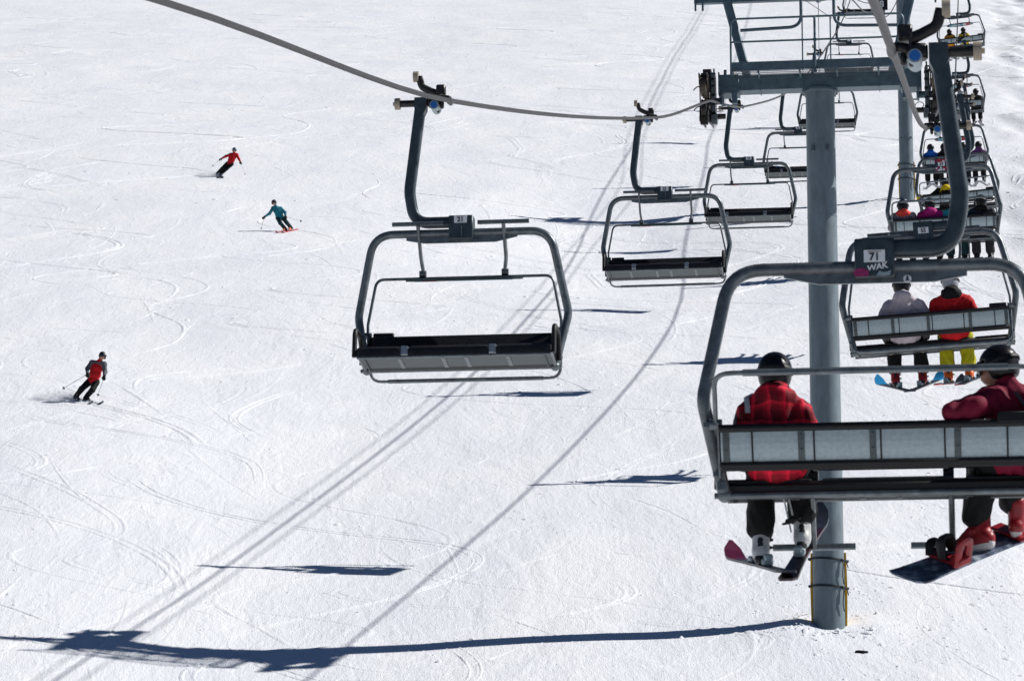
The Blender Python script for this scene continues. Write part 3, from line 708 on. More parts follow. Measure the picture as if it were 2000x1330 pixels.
def tower_pad(TM, z1, label):
    m = MB(); n = 22
    for r, mi in ((.385, 0),):
        vs = []; fs = []
        for k in range(n+1):
            a = R(8)+(math.pi-R(16))*k/n
            for rr, z in ((.35, .05), (r, .05), (r+.015, z1*.5), (r, z1), (.35, z1)): vs.append((rr*math.cos(a), rr*math.sin(a), z))
        for k in range(n):
            for j in range(5): fs.append((k*5+j, k*5+(j+1) % 5, (k+1)*5+(j+1) % 5, (k+1)*5+j))
        fs += [(0, 1, 2, 3, 4), tuple(n*5+j for j in range(5))[::-1]]
        m.add(vs, fs)
    o = m.build('tower_pad', 'yellow_pad'); o.matrix_world = TM
    for z in (z1*.54, z1*.9):
        s = MB(); s.tube([(.43*math.cos(a) if math.sin(a) > -.05 else .352*math.cos(a), .43*math.sin(a) if math.sin(a) > -.05 else .352*math.sin(a), z-.03*math.cos(a)) for a in [i*math.pi/16 for i in range(33)]], .018, 6, sx=1.4, sy=.5, cap=False)
        s.ball((.30, -.21, z-.03), .035, 8, 6); s.tube([(.30, -.22, z-.03), (.33, -.24, z-.12), (.31, -.25, z-.35), (.33, -.22, z-.55)], .012, 5); s.tube([(.3, -.22, z-.03), (.40, -.2, z-.09), (.43, -.2, z-.2)], .012, 5)
        s.build('strap', 'strap', o)
    tag(o, label, 'crash pad', 'crash pads on the lift towers')
tower_pad(TM1, 1.62, 'yellow crash pad strapped behind the foot of the near tower pole')
tower_pad(TM2, 1.9, 'yellow crash pad strapped to the far thin tower pole')

# ------------------------------------------------------------------ people
def surface_nets(f, org, h):
    s = f < 0; n0, n1, n2 = [k-1 for k in f.shape]
    cnt = np.zeros((n0, n1, n2), np.float32); acc = np.zeros((n0, n1, n2, 3), np.float32)
    cor = [(i, j, k) for i in (0, 1) for j in (0, 1) for k in (0, 1)]
    def sl(c): return (slice(c[0], c[0]+n0), slice(c[1], c[1]+n1), slice(c[2], c[2]+n2))
    for a in cor:
        for ax in range(3):
            if a[ax]: continue
            b = list(a); b[ax] = 1; fa, fb = f[sl(a)], f[sl(b)]; mk = (fa < 0) != (fb < 0)
            if not mk.any(): continue
            t = fa[mk]/(fa[mk]-fb[mk]); p = np.zeros((len(t), 3), np.float32); p[:] = a; p[:, ax] += t
            acc[mk] += p; cnt[mk] += 1
    act = cnt > 0; idx = -np.ones((n0, n1, n2), np.int64); idx[act] = np.arange(act.sum())
    g = np.argwhere(act); verts = org + h*(g + acc[act]/cnt[act][:, None])
    quads = []
    for ax in range(3):
        o1, o2 = (ax+1) % 3, (ax+2) % 3
        lo = [slice(1, -1)]*3; hi = [slice(1, -1)]*3; lo[ax] = slice(0, -1); hi[ax] = slice(1, None)
        e = s[tuple(lo)] != s[tuple(hi)]; c = np.argwhere(e); 
        if not len(c): continue
        base = c.copy(); base[:, o1] += 1; base[:, o2] += 1
        inside = s[tuple(base.T)]
        def cell(d1, d2):
            q = base.copy(); q[:, o1] += d1; q[:, o2] += d2; return idx[tuple(q.T)]
        q = np.stack([cell(-1, -1), cell(0, -1), cell(0, 0), cell(-1, 0)], -1); q[~inside] = q[~inside][:, ::-1]; quads.append(q)
    return verts, np.concatenate(quads)
def sdf_mesh(name, prims, mats, h=.014, k=.03, wr=0., seed=0):
    """prims: ('c', a, b, ra, rb, mat) tapered capsule | ('e', centre, radii, mat[, 3x3]) ellipsoid | ('cut', fn)"""
    lo = np.full(3, 1e9); hi = -lo
    for p in prims:
        if p[0] == 'c':
            for q, r in ((p[1], p[3]), (p[2], p[4])): lo = np.minimum(lo, np.array(q)-r); hi = np.maximum(hi, np.array(q)+r)
        elif p[0] == 'e': r = max(p[2]); lo = np.minimum(lo, np.array(p[1])-r); hi = np.maximum(hi, np.array(p[1])+r)
    lo -= 3*h; hi += 3*h; n = np.ceil((hi-lo)/h).astype(int)+1
    ax = [lo[i]+h*np.arange(n[i]) for i in range(3)]; G = np.stack(np.meshgrid(*ax, indexing='ij'), -1).astype(np.float32)
    def dist(p, G):
        if p[0] == 'c':
            a, b = np.array(p[1], np.float32), np.array(p[2], np.float32); d = b-a; L2 = max(1e-9, float(d@d)); t = np.clip(((G-a)@d)/L2, 0, 1)
            return np.linalg.norm(G-a-t[..., None]*d, axis=-1)-(p[3]+t*(p[4]-p[3]))
        q = G-np.array(p[1], np.float32)
        if len(p) > 4: q = q @ np.array(p[4], np.float32)
        r = np.array(p[2], np.float32); k0 = np.linalg.norm(q/r, axis=-1); k1 = np.linalg.norm(q/(r*r), axis=-1)
        return k0*(k0-1)/np.maximum(k1, 1e-6)
    f = None
    for p in prims:
        if p[0] == 'cut': continue
        d = dist(p, G); kk = k
        if f is None: f = d
        else:
            hh = np.clip(.5+.5*(f-d)/kk, 0, 1); f = f*(1-hh)+d*hh-kk*hh*(1-hh)
    if wr:
        x, y, z = G[..., 0], G[..., 1], G[..., 2]; s = seed*1.7
        f = f + wr*(np.sin(38*z+9*np.sin(9*x+s)+6*y)*np.sin(17*x+11*y+s) + .7*np.sin(27*x+19*z+5*np.sin(13*y+s)) - .9*np.abs(np.sin(13*z+4*np.sin(7*x+s)+5*y)) + .4)
    for p in prims:
        if p[0] == 'cut': f = np.maximum(f, p[1](G))
    vs, q = surface_nets(f, lo.astype(np.float32), h)
    cen = vs[q].mean(1); best = None; mi = None
    for p in prims:
        if p[0] == 'cut': continue
        d = dist(p, cen); m = p[5] if p[0] == 'c' else p[3]
        if best is None: best = d; mi = np.full(len(cen), m)
        else: w = d < best; mi[w] = m; best = np.minimum(best, d)
    me = bpy.data.meshes.new(name); me.from_pydata(vs.tolist(), [], q.tolist())
    for m in mats: me.materials.append(M[m])
    me.polygons.foreach_set('material_index', mi.astype(np.int32)); me.polygons.foreach_set('use_smooth', np.ones(len(q), bool)); me.update(); return me
def headrot(yaw, pitch=0, roll=0): return Matrix.Rotation(R(-yaw), 3, 'Z') @ Matrix.Rotation(R(pitch), 3, 'X') @ Matrix.Rotation(R(roll), 3, 'Y')
def head_prims(c, rot, skin):
    c = V(c); q = lambda p: tuple(c + rot @ V(p)); Rm = np.array(rot)
    return [('e', q((0, -.005, .015)), (.076, .096, .105), skin, Rm), ('c', q((0, .045, -.045)), q((0, .062, -.085)), .052, .030, skin),
            ('c', q((0, .090, .012)), q((0, .112, -.025)), .010, .015, skin), ('c', q((-.03, .083, .03)), q((.03, .083, .03)), .014, .014, skin),
            ('c', q((-.018, .093, -.057)), q((.018, .093, -.057)), .009, .009, skin)]
def helmet(parent, c, rot, h, mat_='helmet', gog='lens', strap_back=True):
    Rm = np.array(rot); c = V(c)
    def cut(G):
        q = (G-np.array(c, np.float32)) @ Rm.astype(np.float32)
        # open over the face, trimmed at the nape
        face = np.minimum(q[..., 1]-.035, .05-q[..., 2]); low = -(q[..., 2]+.085)+.25*np.maximum(0, q[..., 1])
        return np.maximum(face, low)
    me = sdf_mesh('helmet', [('e', tuple(c+rot @ V((0, -.012, .025))), (.112, .132, .122), 0, Rm), ('e', tuple(c+rot @ V((0, -.03, -.035))), (.103, .105, .085), 0, Rm), ('cut', cut)], [mat_], h, .02)
    o = link('helmet', me, parent)
    g = MB(); pts = []
    for k in range(25):
        a = 2*math.pi*k/24; pts.append(c + rot @ V((.117*math.cos(a), -.012+.136*math.sin(a), .018+.018*math.sin(a)*-1)))
    g.tube(pts, .016, 6, cap=False, sx=.35, sy=1., up=tuple((pts[0]-c)))
    g.use(1)
    fr = [(-.082, .085, .03), (-.06, .112, .03), (-.02, .126, .03), (.02, .126, .03), (.06, .112, .03), (.082, .085, .03)]
    g.tube([c+rot @ V(p) for p in fr], .033, 10, sx=.95, sy=.55, up=tuple(rot @ V((0, 0, 1))))
    g.build('goggles', ['rubber', gog], parent)
    return o
def glove_mesh(matn, h):
    # right hand, wrist at origin, fingers along +y curling down, palm facing -z
    pr = [('e', (0, .05, 0), (.047, .058, .026), 0), ('c', (0, -.06, 0), (0, .02, 0), .042, .036, 0)]
    for i, (x, L) in enumerate(((-.036, .068), (-.012, .078), (.012, .074), (.034, .058))):
        b = V((x, .095, -.002)); m1 = b+V((x*.1, L*.5, -.012)); m2 = m1+V((0, L*.22, -L*.38)); e = m2+V((0, -L*.12, -L*.32))
        pr += [('c', tuple(b), tuple(m1), .0145, .0138, 0), ('c', tuple(m1), tuple(m2), .0138, .013, 0), ('c', tuple(m2), tuple(e), .013, .012, 0)]
    pr += [('c', (-.04, .03, -.008), (-.068, .06, -.022), .017, .016, 0), ('c', (-.068, .06, -.022), (-.058, .092, -.042), .016, .014, 0)]
    return sdf_mesh('glove', pr, [matn], h, .008)
GLOVE = {}
def glove(parent, wrist, fwd, up, matn, right=True, h=.008):
    k = (matn, h)
    if k not in GLOVE: GLOVE[k] = glove_mesh(matn, h)
    o = link('glove', GLOVE[k], parent); f = V(fwd).normalized(); u = V(up); u = (u-f*u.dot(f)).normalized(); r = f.cross(u)
    if not right: r = -r
    o.matrix_local = frame_mat(V(wrist), r, f, u)
BOOT = {}
def boot_mesh(kind, main, sec, h):
    if kind == 'ski':
        pr = [('c', (0, -.005, .20), (0, -.035, .10), .056, .058, 0), ('c', (0, -.06, .065), (0, .16, .055), .058, .046, 0), ('c', (0, .0, .15), (0, .10, .09), .05, .045, 0),
              ('c', (-.005, -.10, .018), (-.005, .19, .018), .034, .034, 1), ('c', (0, -.085, .03), (0, -.082, .15), .016, .014, 1)]
        for z in (.10, .15, .20): pr.append(('c', (-.03, .055-.1*(z-.12), z), (.075, .03-.1*(z-.12), z), .012, .012, 1))
    else:
        pr = [('c', (0, -.04, .24), (0, -.04, .10), .072, .062, 0), ('c', (0, -.07, .07), (0, .15, .055), .062, .05, 0), ('c', (0, .02, .15), (0, .10, .09), .055, .05, 0),
              ('c', (0, -.08, .02), (0, .16, .02), .042, .038, 1), ('c', (-.06, .02, .13), (.065, .04, .13), .014, .014, 0)]
    return sdf_mesh('boot', pr, [main, sec], h, .018)
def boot(parent, pos, fwd, up, kind, main, sec, h):
    k = (kind, main, sec, h)
    if k not in BOOT: BOOT[k] = boot_mesh(*k)
    o = link('boot', BOOT[k], parent); f = V(fwd).normalized(); u = V(up); u = (u-f*u.dot(f)).normalized()
    o.matrix_local = frame_mat(V(pos), f.cross(u), f, u) @ Matrix.Scale(.86 if kind == 'board' else 1., 4)
SKI = {}
def ski(mw, pos, fwd, up, top, tip, base, label, group, L=1.65, wid=.062, parent_name='ski', bind=True):
    k = (top, tip, base, L, wid, bind)
    if k not in SKI:
        m = MB(); n = 26; vs = []; fs = []
        for i in range(n+1):
            q = i/n; y = -L*.45+q*L; w = wid*(.80+.45*(abs(q-.45)*1.9)**2); z = 0.
            if q > .86: t = (q-.86)/.14; z = .10*t*t*1.1; w *= math.sqrt(max(.02, 1-t**3))
            if q < .05: t = (.05-q)/.05; z = .012*t; w *= math.sqrt(max(.3, 1-t*t*.6))
            vs += [(-w, y, z), (w, y, z), (w, y, z+.016), (-w, y, z+.016)]
        for i in range(n):
            mi = 1 if i/n > .80 else 0
            for j in range(4): m.use(2 if j == 0 else mi); m.add([], []); fs.append(((i*4+j, i*4+(j+1) % 4, (i+1)*4+(j+1) % 4, (i+1)*4+j), 2 if j == 0 else mi))
        o = len(m.v); m.v += vs
        for f, mi in fs: m.f.append(tuple(o+a for a in f)); m.m.append(mi)
        m.use(0); m.f += [(0, 1, 2, 3), tuple(n*4+j for j in (3, 2, 1, 0))]; m.m += [0, 1]
        if bind:
            m.use(3); m.box((0, -.13, .04), (.07, .10, .05), bev=.012); m.box((0, .21, .035), (.065, .09, .045), bev=.012); m.box((0, -.17, .07), (.055, .05, .05), bev=.01)
        SKI[k] = m.mesh('ski', [top, tip, base, 'galv'])
    o = link('ski', SKI[k]); f = V(fwd).normalized(); u = V(up); u = (u-f*u.dot(f)).normalized()
    o.matrix_world = mw @ frame_mat(V(pos), f.cross(u), f, u)
    tag(o, label, 'ski', group); return o
def pole_(mw, a, b, label, group, r=.008, over=.06):
    m = MB(); a, b = V(a), V(b); d = (b-a).normalized()
    m.tube([a-d*over, b], [r*1.1, r*.75], 8); m.use(1); m.cyl(a-d*over, a+d*.10, r*2.0, 8)
    bs = b-d*.07; m.cyl(bs, bs+d*.012, .048, 12); m.cyl(bs-d*.02, bs, .018, 8, .03)
    o = m.build('ski_pole', ['alu', 'rubber']); o.matrix_world = mw; tag(o, label, 'ski pole', group); return o

def seated(key, x, jacket, pants, label, helm='helmet', boots=('ski', 'boot_black', 'boot_black'), h=.02, turn=0, hood=None, gl='c_black', gog='lens', lean=0, sleeve=None,
           foot=((0, 0), (0, 0)), hz=0., yoke=None, arms=None, headyaw=None, scale=1., feet=True):
    """a rider in the frame of chair `key`, at x along the seat"""
    mw = CH[key][1]; o_seat = V((x, 0, 0)); s = scale
    q = lambda a, b, c: (x+a, b, c)
    J, PN, SK, SL, YK, HD = 0, 1, 2, 3, 4, 5
    mats = [jacket, pants, 'skin', sleeve or jacket, yoke or jacket, hood or jacket]
    lz = lean
    hipz = -1.245
    hc = q(lz*.6, .075, -.672+hz)
    pr = [('e', q(0, .10, -1.25), (.195, .155, .13), J), ('e', q(lz*.2, .06, -1.09), (.185, .135, .19), J), ('e', q(lz*.4, .02, -.97+hz*.5), (.185, .13, .15), J),
          ('c', q(-.115+lz*.4, .015, -.905+hz*.7), q(.115+lz*.4, .015, -.905+hz*.7), .085, .085, YK), ('c', q(lz*.5, .02, -.88+hz*.8), q(lz*.6, .05, -.78+hz), .085, .066, J)]
    arms_ = arms or [((-.18, .01, -.935), (-.245, .10, -1.13), (-.13, .36, -1.12)), ((.18, .01, -.935), (.245, .10, -1.13), (.13, .36, -1.12))]
    for a in arms_:
        a0, a1, a2 = [q(*p) for p in a]
        pr += [('c', a0, a1, .080, .066, SL), ('c', a1, a2, .066, .052, SL)]
    for i, sx in enumerate((-1, 1)):
        dx, dz = foot[i]
        kn = q(sx*.13+dx*.5, .57, -1.235+dz*.6); an = q(sx*.135+dx, .60+abs(dz)*.3, -1.585+dz)
        pr += [('c', q(sx*.10, .14, hipz), kn, .108, .088, PN), ('c', kn, an, .088, .092, PN)]
    rot = headrot(headyaw if headyaw is not None else turn)
    pr += head_prims(hc, rot, SK)
    if hood: pr += [('e', q(lz*.55, -.06, -.835+hz), (.125, .09, .085), HD), ('e', q(lz*.55, .03, -.80+hz), (.115, .10, .06), HD)]
    me = sdf_mesh('person', pr, mats, h, .045, .0058 if h < .018 else .003, seed=x*10)
    o = link('person', me); o.matrix_world = mw
    tag(o, label, 'person', None)
    helmet(o, hc, rot, min(h, .014), helm, gog)
    for i, a in enumerate(arms_):
        d = V(a[2])-V(a[1]); d.normalize(); glove(o, q(*(V(a[2])+d*.05)), d, (0, .3, 1), gl, right=(i == 1), h=.008 if h < .018 else .014)
    if feet:
        for i, sx in enumerate((-1, 1)):
            dx, dz = foot[i]
            boot(o, q(sx*.135+dx, .625+abs(dz)*.3, -1.815+dz), (0, math.cos(R(8)), math.sin(R(8))), (0, 0, 1), *boots, h=min(h, .016))
    return o
def seat_skis(key, x, yaws, pitches, mats_, who, group, foot=((0, 0), (0, 0)), L=1.65, wid=.062):
    for i, sx in enumerate((-1, 1)):
        dx, dz = foot[i]; a, p = R(yaws[i]), R(pitches[i]); f = V((math.sin(a)*math.cos(p), math.cos(a)*math.cos(p), math.sin(p)))
        mm = mats_[i] if isinstance(mats_[0], tuple) else mats_
        ski(CH[key][1], (x+sx*.135+dx, .625+abs(dz)*.3, -1.84+dz), f, (0, 0, 1), *mm, f"{who[0]} on the {'left' if i == 0 else 'right'} foot of {who[1]}", group, L, wid)

# the pair on the near chair
plaid_person = seated('71', -.655, 'plaid', 'c_black', 'person in a red plaid hooded jacket and black helmet seated on near chair 71', h=.012, hood='plaid',
       boots=('ski', 'boot_white', 'boot_black'), foot=((.0, .0), (.0, .09)), arms=[((-.175, .01, -.94), (-.22, .14, -1.13), (-.09, .36, -1.10)), ((.175, .01, -.94), (.22, .14, -1.13), (.10, .36, -1.10))])
seat_skis('71', -.655, (-18, 7), (11, 23), (('ski_dark', 'ski_maroon', 'ski_dark'), ('ski_dmar', 'ski_dark', 'ski_dark')), ('maroon ski', 'the plaid skier on chair 71'), 'skis of the plaid skier', foot=((0, 0), (0, .09)), L=1.55, wid=.06)
for k, (dx, dz) in enumerate(((0, 0), (.03, .02))):
    pole_(CH['71'][1], (-.70+dx, .33, -1.06), (-.585+dx, .46, -1.64+dz), ('lower' if k == 0 else 'upper')+' of the two ski poles between the plaid skier\'s legs', 'poles of the plaid skier')
def pack_strap(pts, m, name):
    k = MB(); k.tube(round_path(pts, .03, 4), .016, 8, sx=.4, sy=1.1); k.build(name, m, plaid_person)
pack_strap([(-.80, .05, -.80), (-.835, -.035, -.835), (-.825, -.085, -.90), (-.822, -.10, -.945)], 'c_ltgrey', 'shoulder_strap')
pack_strap([(-.82, .05, -.82), (-.885, .0, -.89), (-.91, -.02, -.98), (-.905, .0, -1.06)], 'c_grey', 'shoulder_strap')
def snowboarder():
    mw = CH['71'][1]; x = .84; q = lambda a, b, c: (x+a, b, c)
    J, PN, SK = 0, 1, 2
    hc = V(q(-.075, .05, -.665)); rot = headrot(-62, -14, 0)
    pr = [('e', q(.02, .12, -1.24), (.19, .16, .12), J), ('e', q(.02, .06, -1.09), (.19, .15, .19), J), ('e', q(.03, .02, -.96), (.20, .14, .15), J),
          ('c', q(-.12, -.03, -.89), q(.19, .05, -.865), .088, .088, J), ('c', q(.02, .02, -.88), q(-.02, .04, -.77), .085, .068, J),
          ('c', q(-.13, -.05, -.90), q(-.24, -.17, -.965), .096, .080, J), ('c', q(-.24, -.17, -.965), q(-.385, -.205, -.985), .080, .058, J),
          ('c', q(.23, .05, -.90), q(.30, .14, -1.12), .082, .068, J), ('c', q(.30, .14, -1.12), q(.14, .36, -1.10), .068, .055, J),
          ('c', q(-.13, .14, -1.245), q(-.17, .57, -1.22), .115, .11, PN), ('c', q(-.17, .57, -1.22), q(-.235, .68, -1.52), .11, .095, PN),
          ('c', q(.09, .14, -1.245), q(.02, .60, -1.21), .115, .10, PN), ('c', q(.02, .60, -1.21), q(-.01, .80, -1.42), .10, .08, PN)]
    pr += head_prims(hc, rot, SK)
    me = sdf_mesh('person', pr, ['c_maroon', 'c_black', 'skin'], .011, .04, .006, 3)
    o = link('person', me); o.matrix_world = mw
    tag(o, 'person in a maroon jacket turned sideways with one arm over the back of chair 71', 'person')
    helmet(o, hc, rot, .011)
    glove(o, q(-.35, -.13, -1.02), (-.1, .9, -.4), (0, -.1, 1), 'c_black', False, .007); glove(o, q(.09, .41, -1.10), (-.6, .8, -.1), (0, 0, 1), 'c_black', True, .008)
    a = V((.085, .25, -2.01)); f = V((.72, .60, .36)).normalized(); u = V((0, -.62, 1)); u = (u-f*u.dot(f)).normalized(); L = 1.5; r = f.cross(u)
    boot(o, a+f*.73+u*.02+r*.02, (-.9, .25, -.12), (.12, .1, 1), 'board', 'boot_red', 'sole_white', .012)
    boot(o, a+f*1.06+u*.02+r*.03, (.1, .97, .25), (.05, -.1, 1), 'board', 'boot_red', 'sole_white', .012)
    # sling bag worn across the back
    m = MB(); m.tube([q(.03, -.135, -.86), q(.10, -.16, -.97), q(.17, -.15, -1.08), q(.22, -.05, -1.16)], .02, 8, sx=.5, sy=1.4); m.box(q(.12, -.155, -1.04), (.2, .05, .09), bev=.02); m.build('sling_bag', 'c_charcoal', o)
    # board: long axis from near left to far right
    m = MB(); n = 24; vs = []
    for i in range(n+1):
        t = i/n; y = t*L; w = .135*(.90+.30*(2*abs(t-.5))**2); z = 0
        for e0 in (t, 1-t):
            if e0 < .12: k = (.12-e0)/.12; z += .055*k*k; w *= math.sqrt(max(.03, 1-k**2.4))
        vs += [(-w, y, z), (w, y, z), (w, y, z+.013), (-w, y, z+.013)]
    fs = [((i*4+j, i*4+(j+1) % 4, (i+1)*4+(j+1) % 4, (i+1)*4+j)) for i in range(n) for j in range(4)]
    m.add(vs, fs+[(0, 1, 2, 3), tuple(n*4+j for j in (3, 2, 1, 0))])
    b = m.build('snowboard', 'board_top'); b.matrix_world = mw @ frame_mat(a, r, f, u)
    tag(b, 'dark snow dusted snowboard under the snowboarder\'s boots', 'snowboard')
    # bindings
    for yy, full in ((.46, True), (1.04, False)):
        g = MB(); g.box((0, yy, .032), (.30, .11, .026), bev=.01)
        if full:
            g.tube(round_path([(.13, yy-.05, .03), (.165, yy-.04, .20), (.165, yy+.04, .20), (.13, yy+.05, .03)], .05, 5), .022, 8, sx=1.4)
            g.box((.12, yy, .06), (.10, .12, .06), bev=.015)
            g.use(1); g.tube(round_path([(.02, yy-.06, .05), (-.02, yy-.05, .17), (-.04, yy+.04, .17), (-.02, yy+.08, .06)], .05, 5), .030, 8, sx=.6, sy=1.4)
            g.tube(round_path([(-.10, yy-.06, .04), (-.13, yy-.03, .11), (-.14, yy+.05, .10), (-.11, yy+.08, .04)], .04, 5), .024, 8, sx=.6, sy=1.3); g.box((-.07, yy, .07), (.07, .05, .03), bev=.01)
        g.build('binding', ['boot_red', 'rubber'], b)
M['board_top'] = mat('snowboard_top', (.03, .035, .06), .5, 0, .5, 9)
for _n in M['board_top'].node_tree.nodes:
    if _n.type == 'VALTORGB':
        e = _n.color_ramp.elements; e[0].position = .36; e[0].color = (.025, .03, .06, 1); e[1].position = .64; e[1].color = (.45, .5, .56, 1); q = e.new(.5); q.color = (.06, .09, .15, 1)
snowboarder()
# shoulder straps of the plaid skier's pack
# the pair on 55
seated('55', -.33, 'c_pinkwhite', 'c_black', 'person in a pale pinkish jacket and black patterned helmet on chair 55', h=.014, hood='c_pinkwhite', boots=('ski', 'boot_red', 'boot_black'), gl='c_tan', headyaw=12, foot=((-.04, .0), (.04, .0)), hz=.05,
       arms=[((-.20, .01, -.90), (-.32, .05, -1.10), (-.25, .22, -1.27)), ((.20, .01, -.90), (.32, .05, -1.10), (.25, .22, -1.27))])
seat_skis('55', -.33, (-17, 17), (15, 15), ('ski_dark', 'ski_blue', 'ski_dark'), ('blue tipped ski', 'the pale jacketed rider'), 'blue tipped skis on chair 55', foot=((-.04, 0), (.04, 0)), L=1.6)
seated('55', .29, 'c_red', 'c_yellowp', 'person in a red jacket with black hood and yellow trousers on chair 55', h=.014, hood='c_black', helm='helmet_w', boots=('ski', 'boot_orange', 'boot_black'), headyaw=4, sleeve='c_red', foot=((.02, .0), (.02, .02)), hz=.05, arms=[((-.20, .01, -.90), (-.30, .08, -1.12), (-.13, .36, -1.12)), ((.20, .01, -.90), (.30, .08, -1.12), (.13, .36, -1.12))])
seat_skis('55', .29, (13, 14), (10, 14), ('ski_dark', 'ski_dark', 'ski_red'), ('dark ski', 'the yellow trousered rider'), 'dark skis of the yellow trousered rider', foot=((.02, 0), (.02, .02)), L=1.5)
# four on the next chair
for x, j, hd, lab, hm, bt in ((-.80, 'c_speckle', 'c_coral', 'person in a speckled grey jacket with coral hood in the row of four', 'helmet', 'boot_black'), (-.27, 'c_magenta', 'c_magenta', 'person in a magenta jacket second of the row of four riders', 'helmet', 'boot_black'),
                     (.22, 'c_cyan', 'c_cyan', 'person in a turquoise jacket mostly hidden behind the hanger of chair 71', 'helmet', 'boot_black'), (.73, 'c_navy', 'c_black', 'person in a dark navy jacket rightmost of the row of four riders', 'helmet', 'boot_black')):
    seated('69', x, j, 'c_tealdk' if x == .22 else 'c_charcoal', lab, helm=hm, boots=('ski', bt, bt), hood=hd, hz=-.05, h=.018)
    seat_skis('69', x, (-4, 6), (4, 4), ('ski_dark', 'ski_white', 'ski_dark'), ('dark ski', 'the '+lab.split(' in a ')[1].split(' jacket')[0]+' rider in the row of four'), 'skis of the four riders in a row', L=1.5)
seated('c4', -.30, 'c_black', 'c_black', 'person in a black and yellow jacket on the chair beyond the row of four riders', yoke='c_yellow', hood='c_yellow', headyaw=30, h=.018, hz=-.02,
       arms=[((-.215, .01, -.90), (-.40, -.02, -1.04), (-.62, -.10, -1.04)), ((.215, .01, -.90), (.285, .10, -1.12), (.13, .36, -1.10))], gl='c_yellow')
seat_skis('c4', -.30, (-5, 5), (5, 5), ('ski_dark', 'ski_dark', 'ski_dark'), ('dark ski', 'the black and yellow rider'), 'skis of the black and yellow rider', L=1.5)
for x, j, hm, p, lab in ((-.77, 'c_blue', 'helmet', 'c_black', 'person in a bright blue jacket just right of the far tower pole'), (-.33, 'c_black', 'helmet', 'c_charcoal', 'person in a black jacket beside the bright blue rider'),
                      (.30, 'c_tealdk', 'helmet', 'c_navy', 'person in a dark teal jacket beside the purple rider'), (.80, 'c_purple', 'helmet', 'c_black', 'person in a purple jacket, right of the hanger of chair 71')):
    seated('c5', x, j, p, lab, helm=hm, hood=j, h=.022)
    seat_skis('c5', x, (-10, 10) if x < 0 else (-5, 12), (6, 6), ('ski_white', 'ski_white', 'ski_dark'), ('pale ski', 'the '+lab.split(' in a ')[1].split(' jacket')[0]+' rider by the far pole'), 'skis on the blue and purple chair', L=1.55)
for x, j, hm, lab in ((-.72, 'c_blue', 'helmet', 'person in a blue jacket half hidden by the right sheave train'), (.16, 'c_ltgrey', 'helmet_w', 'person with a white helmet behind the hangers on the right'), (.76, 'c_black', 'helmet', 'person all in black on the third chair of riders from the top right')):
    seated('c6', x, j, 'c_black' if x != .16 else 'c_ltgrey', lab, helm=hm, h=.024)
    seat_skis('c6', x, (-6, 6), (6, 6), ('ski_dark', 'ski_dark', 'ski_dark'), ('short ski', dict(zip((-.72, .16, .76), ('the half hidden blue rider', 'the white helmeted rider', 'the all black rider')))[x]), 'skis on the three rider chair', L=1.5)
for x, j, lab in ((-.53, 'c_orange', 'person in an orange and black jacket on the uppermost chair'), (.12, 'c_yellow', 'person in a yellow and black jacket on the uppermost chair')):
    seated('c7', x, j, 'c_black', lab, yoke='c_black', hood='c_black', h=.024)
    seat_skis('c7', x, (8, 14), (8, 10), ('ski_dark', 'ski_white', 'ski_dark'), ('ski', 'the '+('orange' if x < 0 else 'yellow')+' rider on the uppermost chair'), 'skis on the uppermost chair', L=1.5)

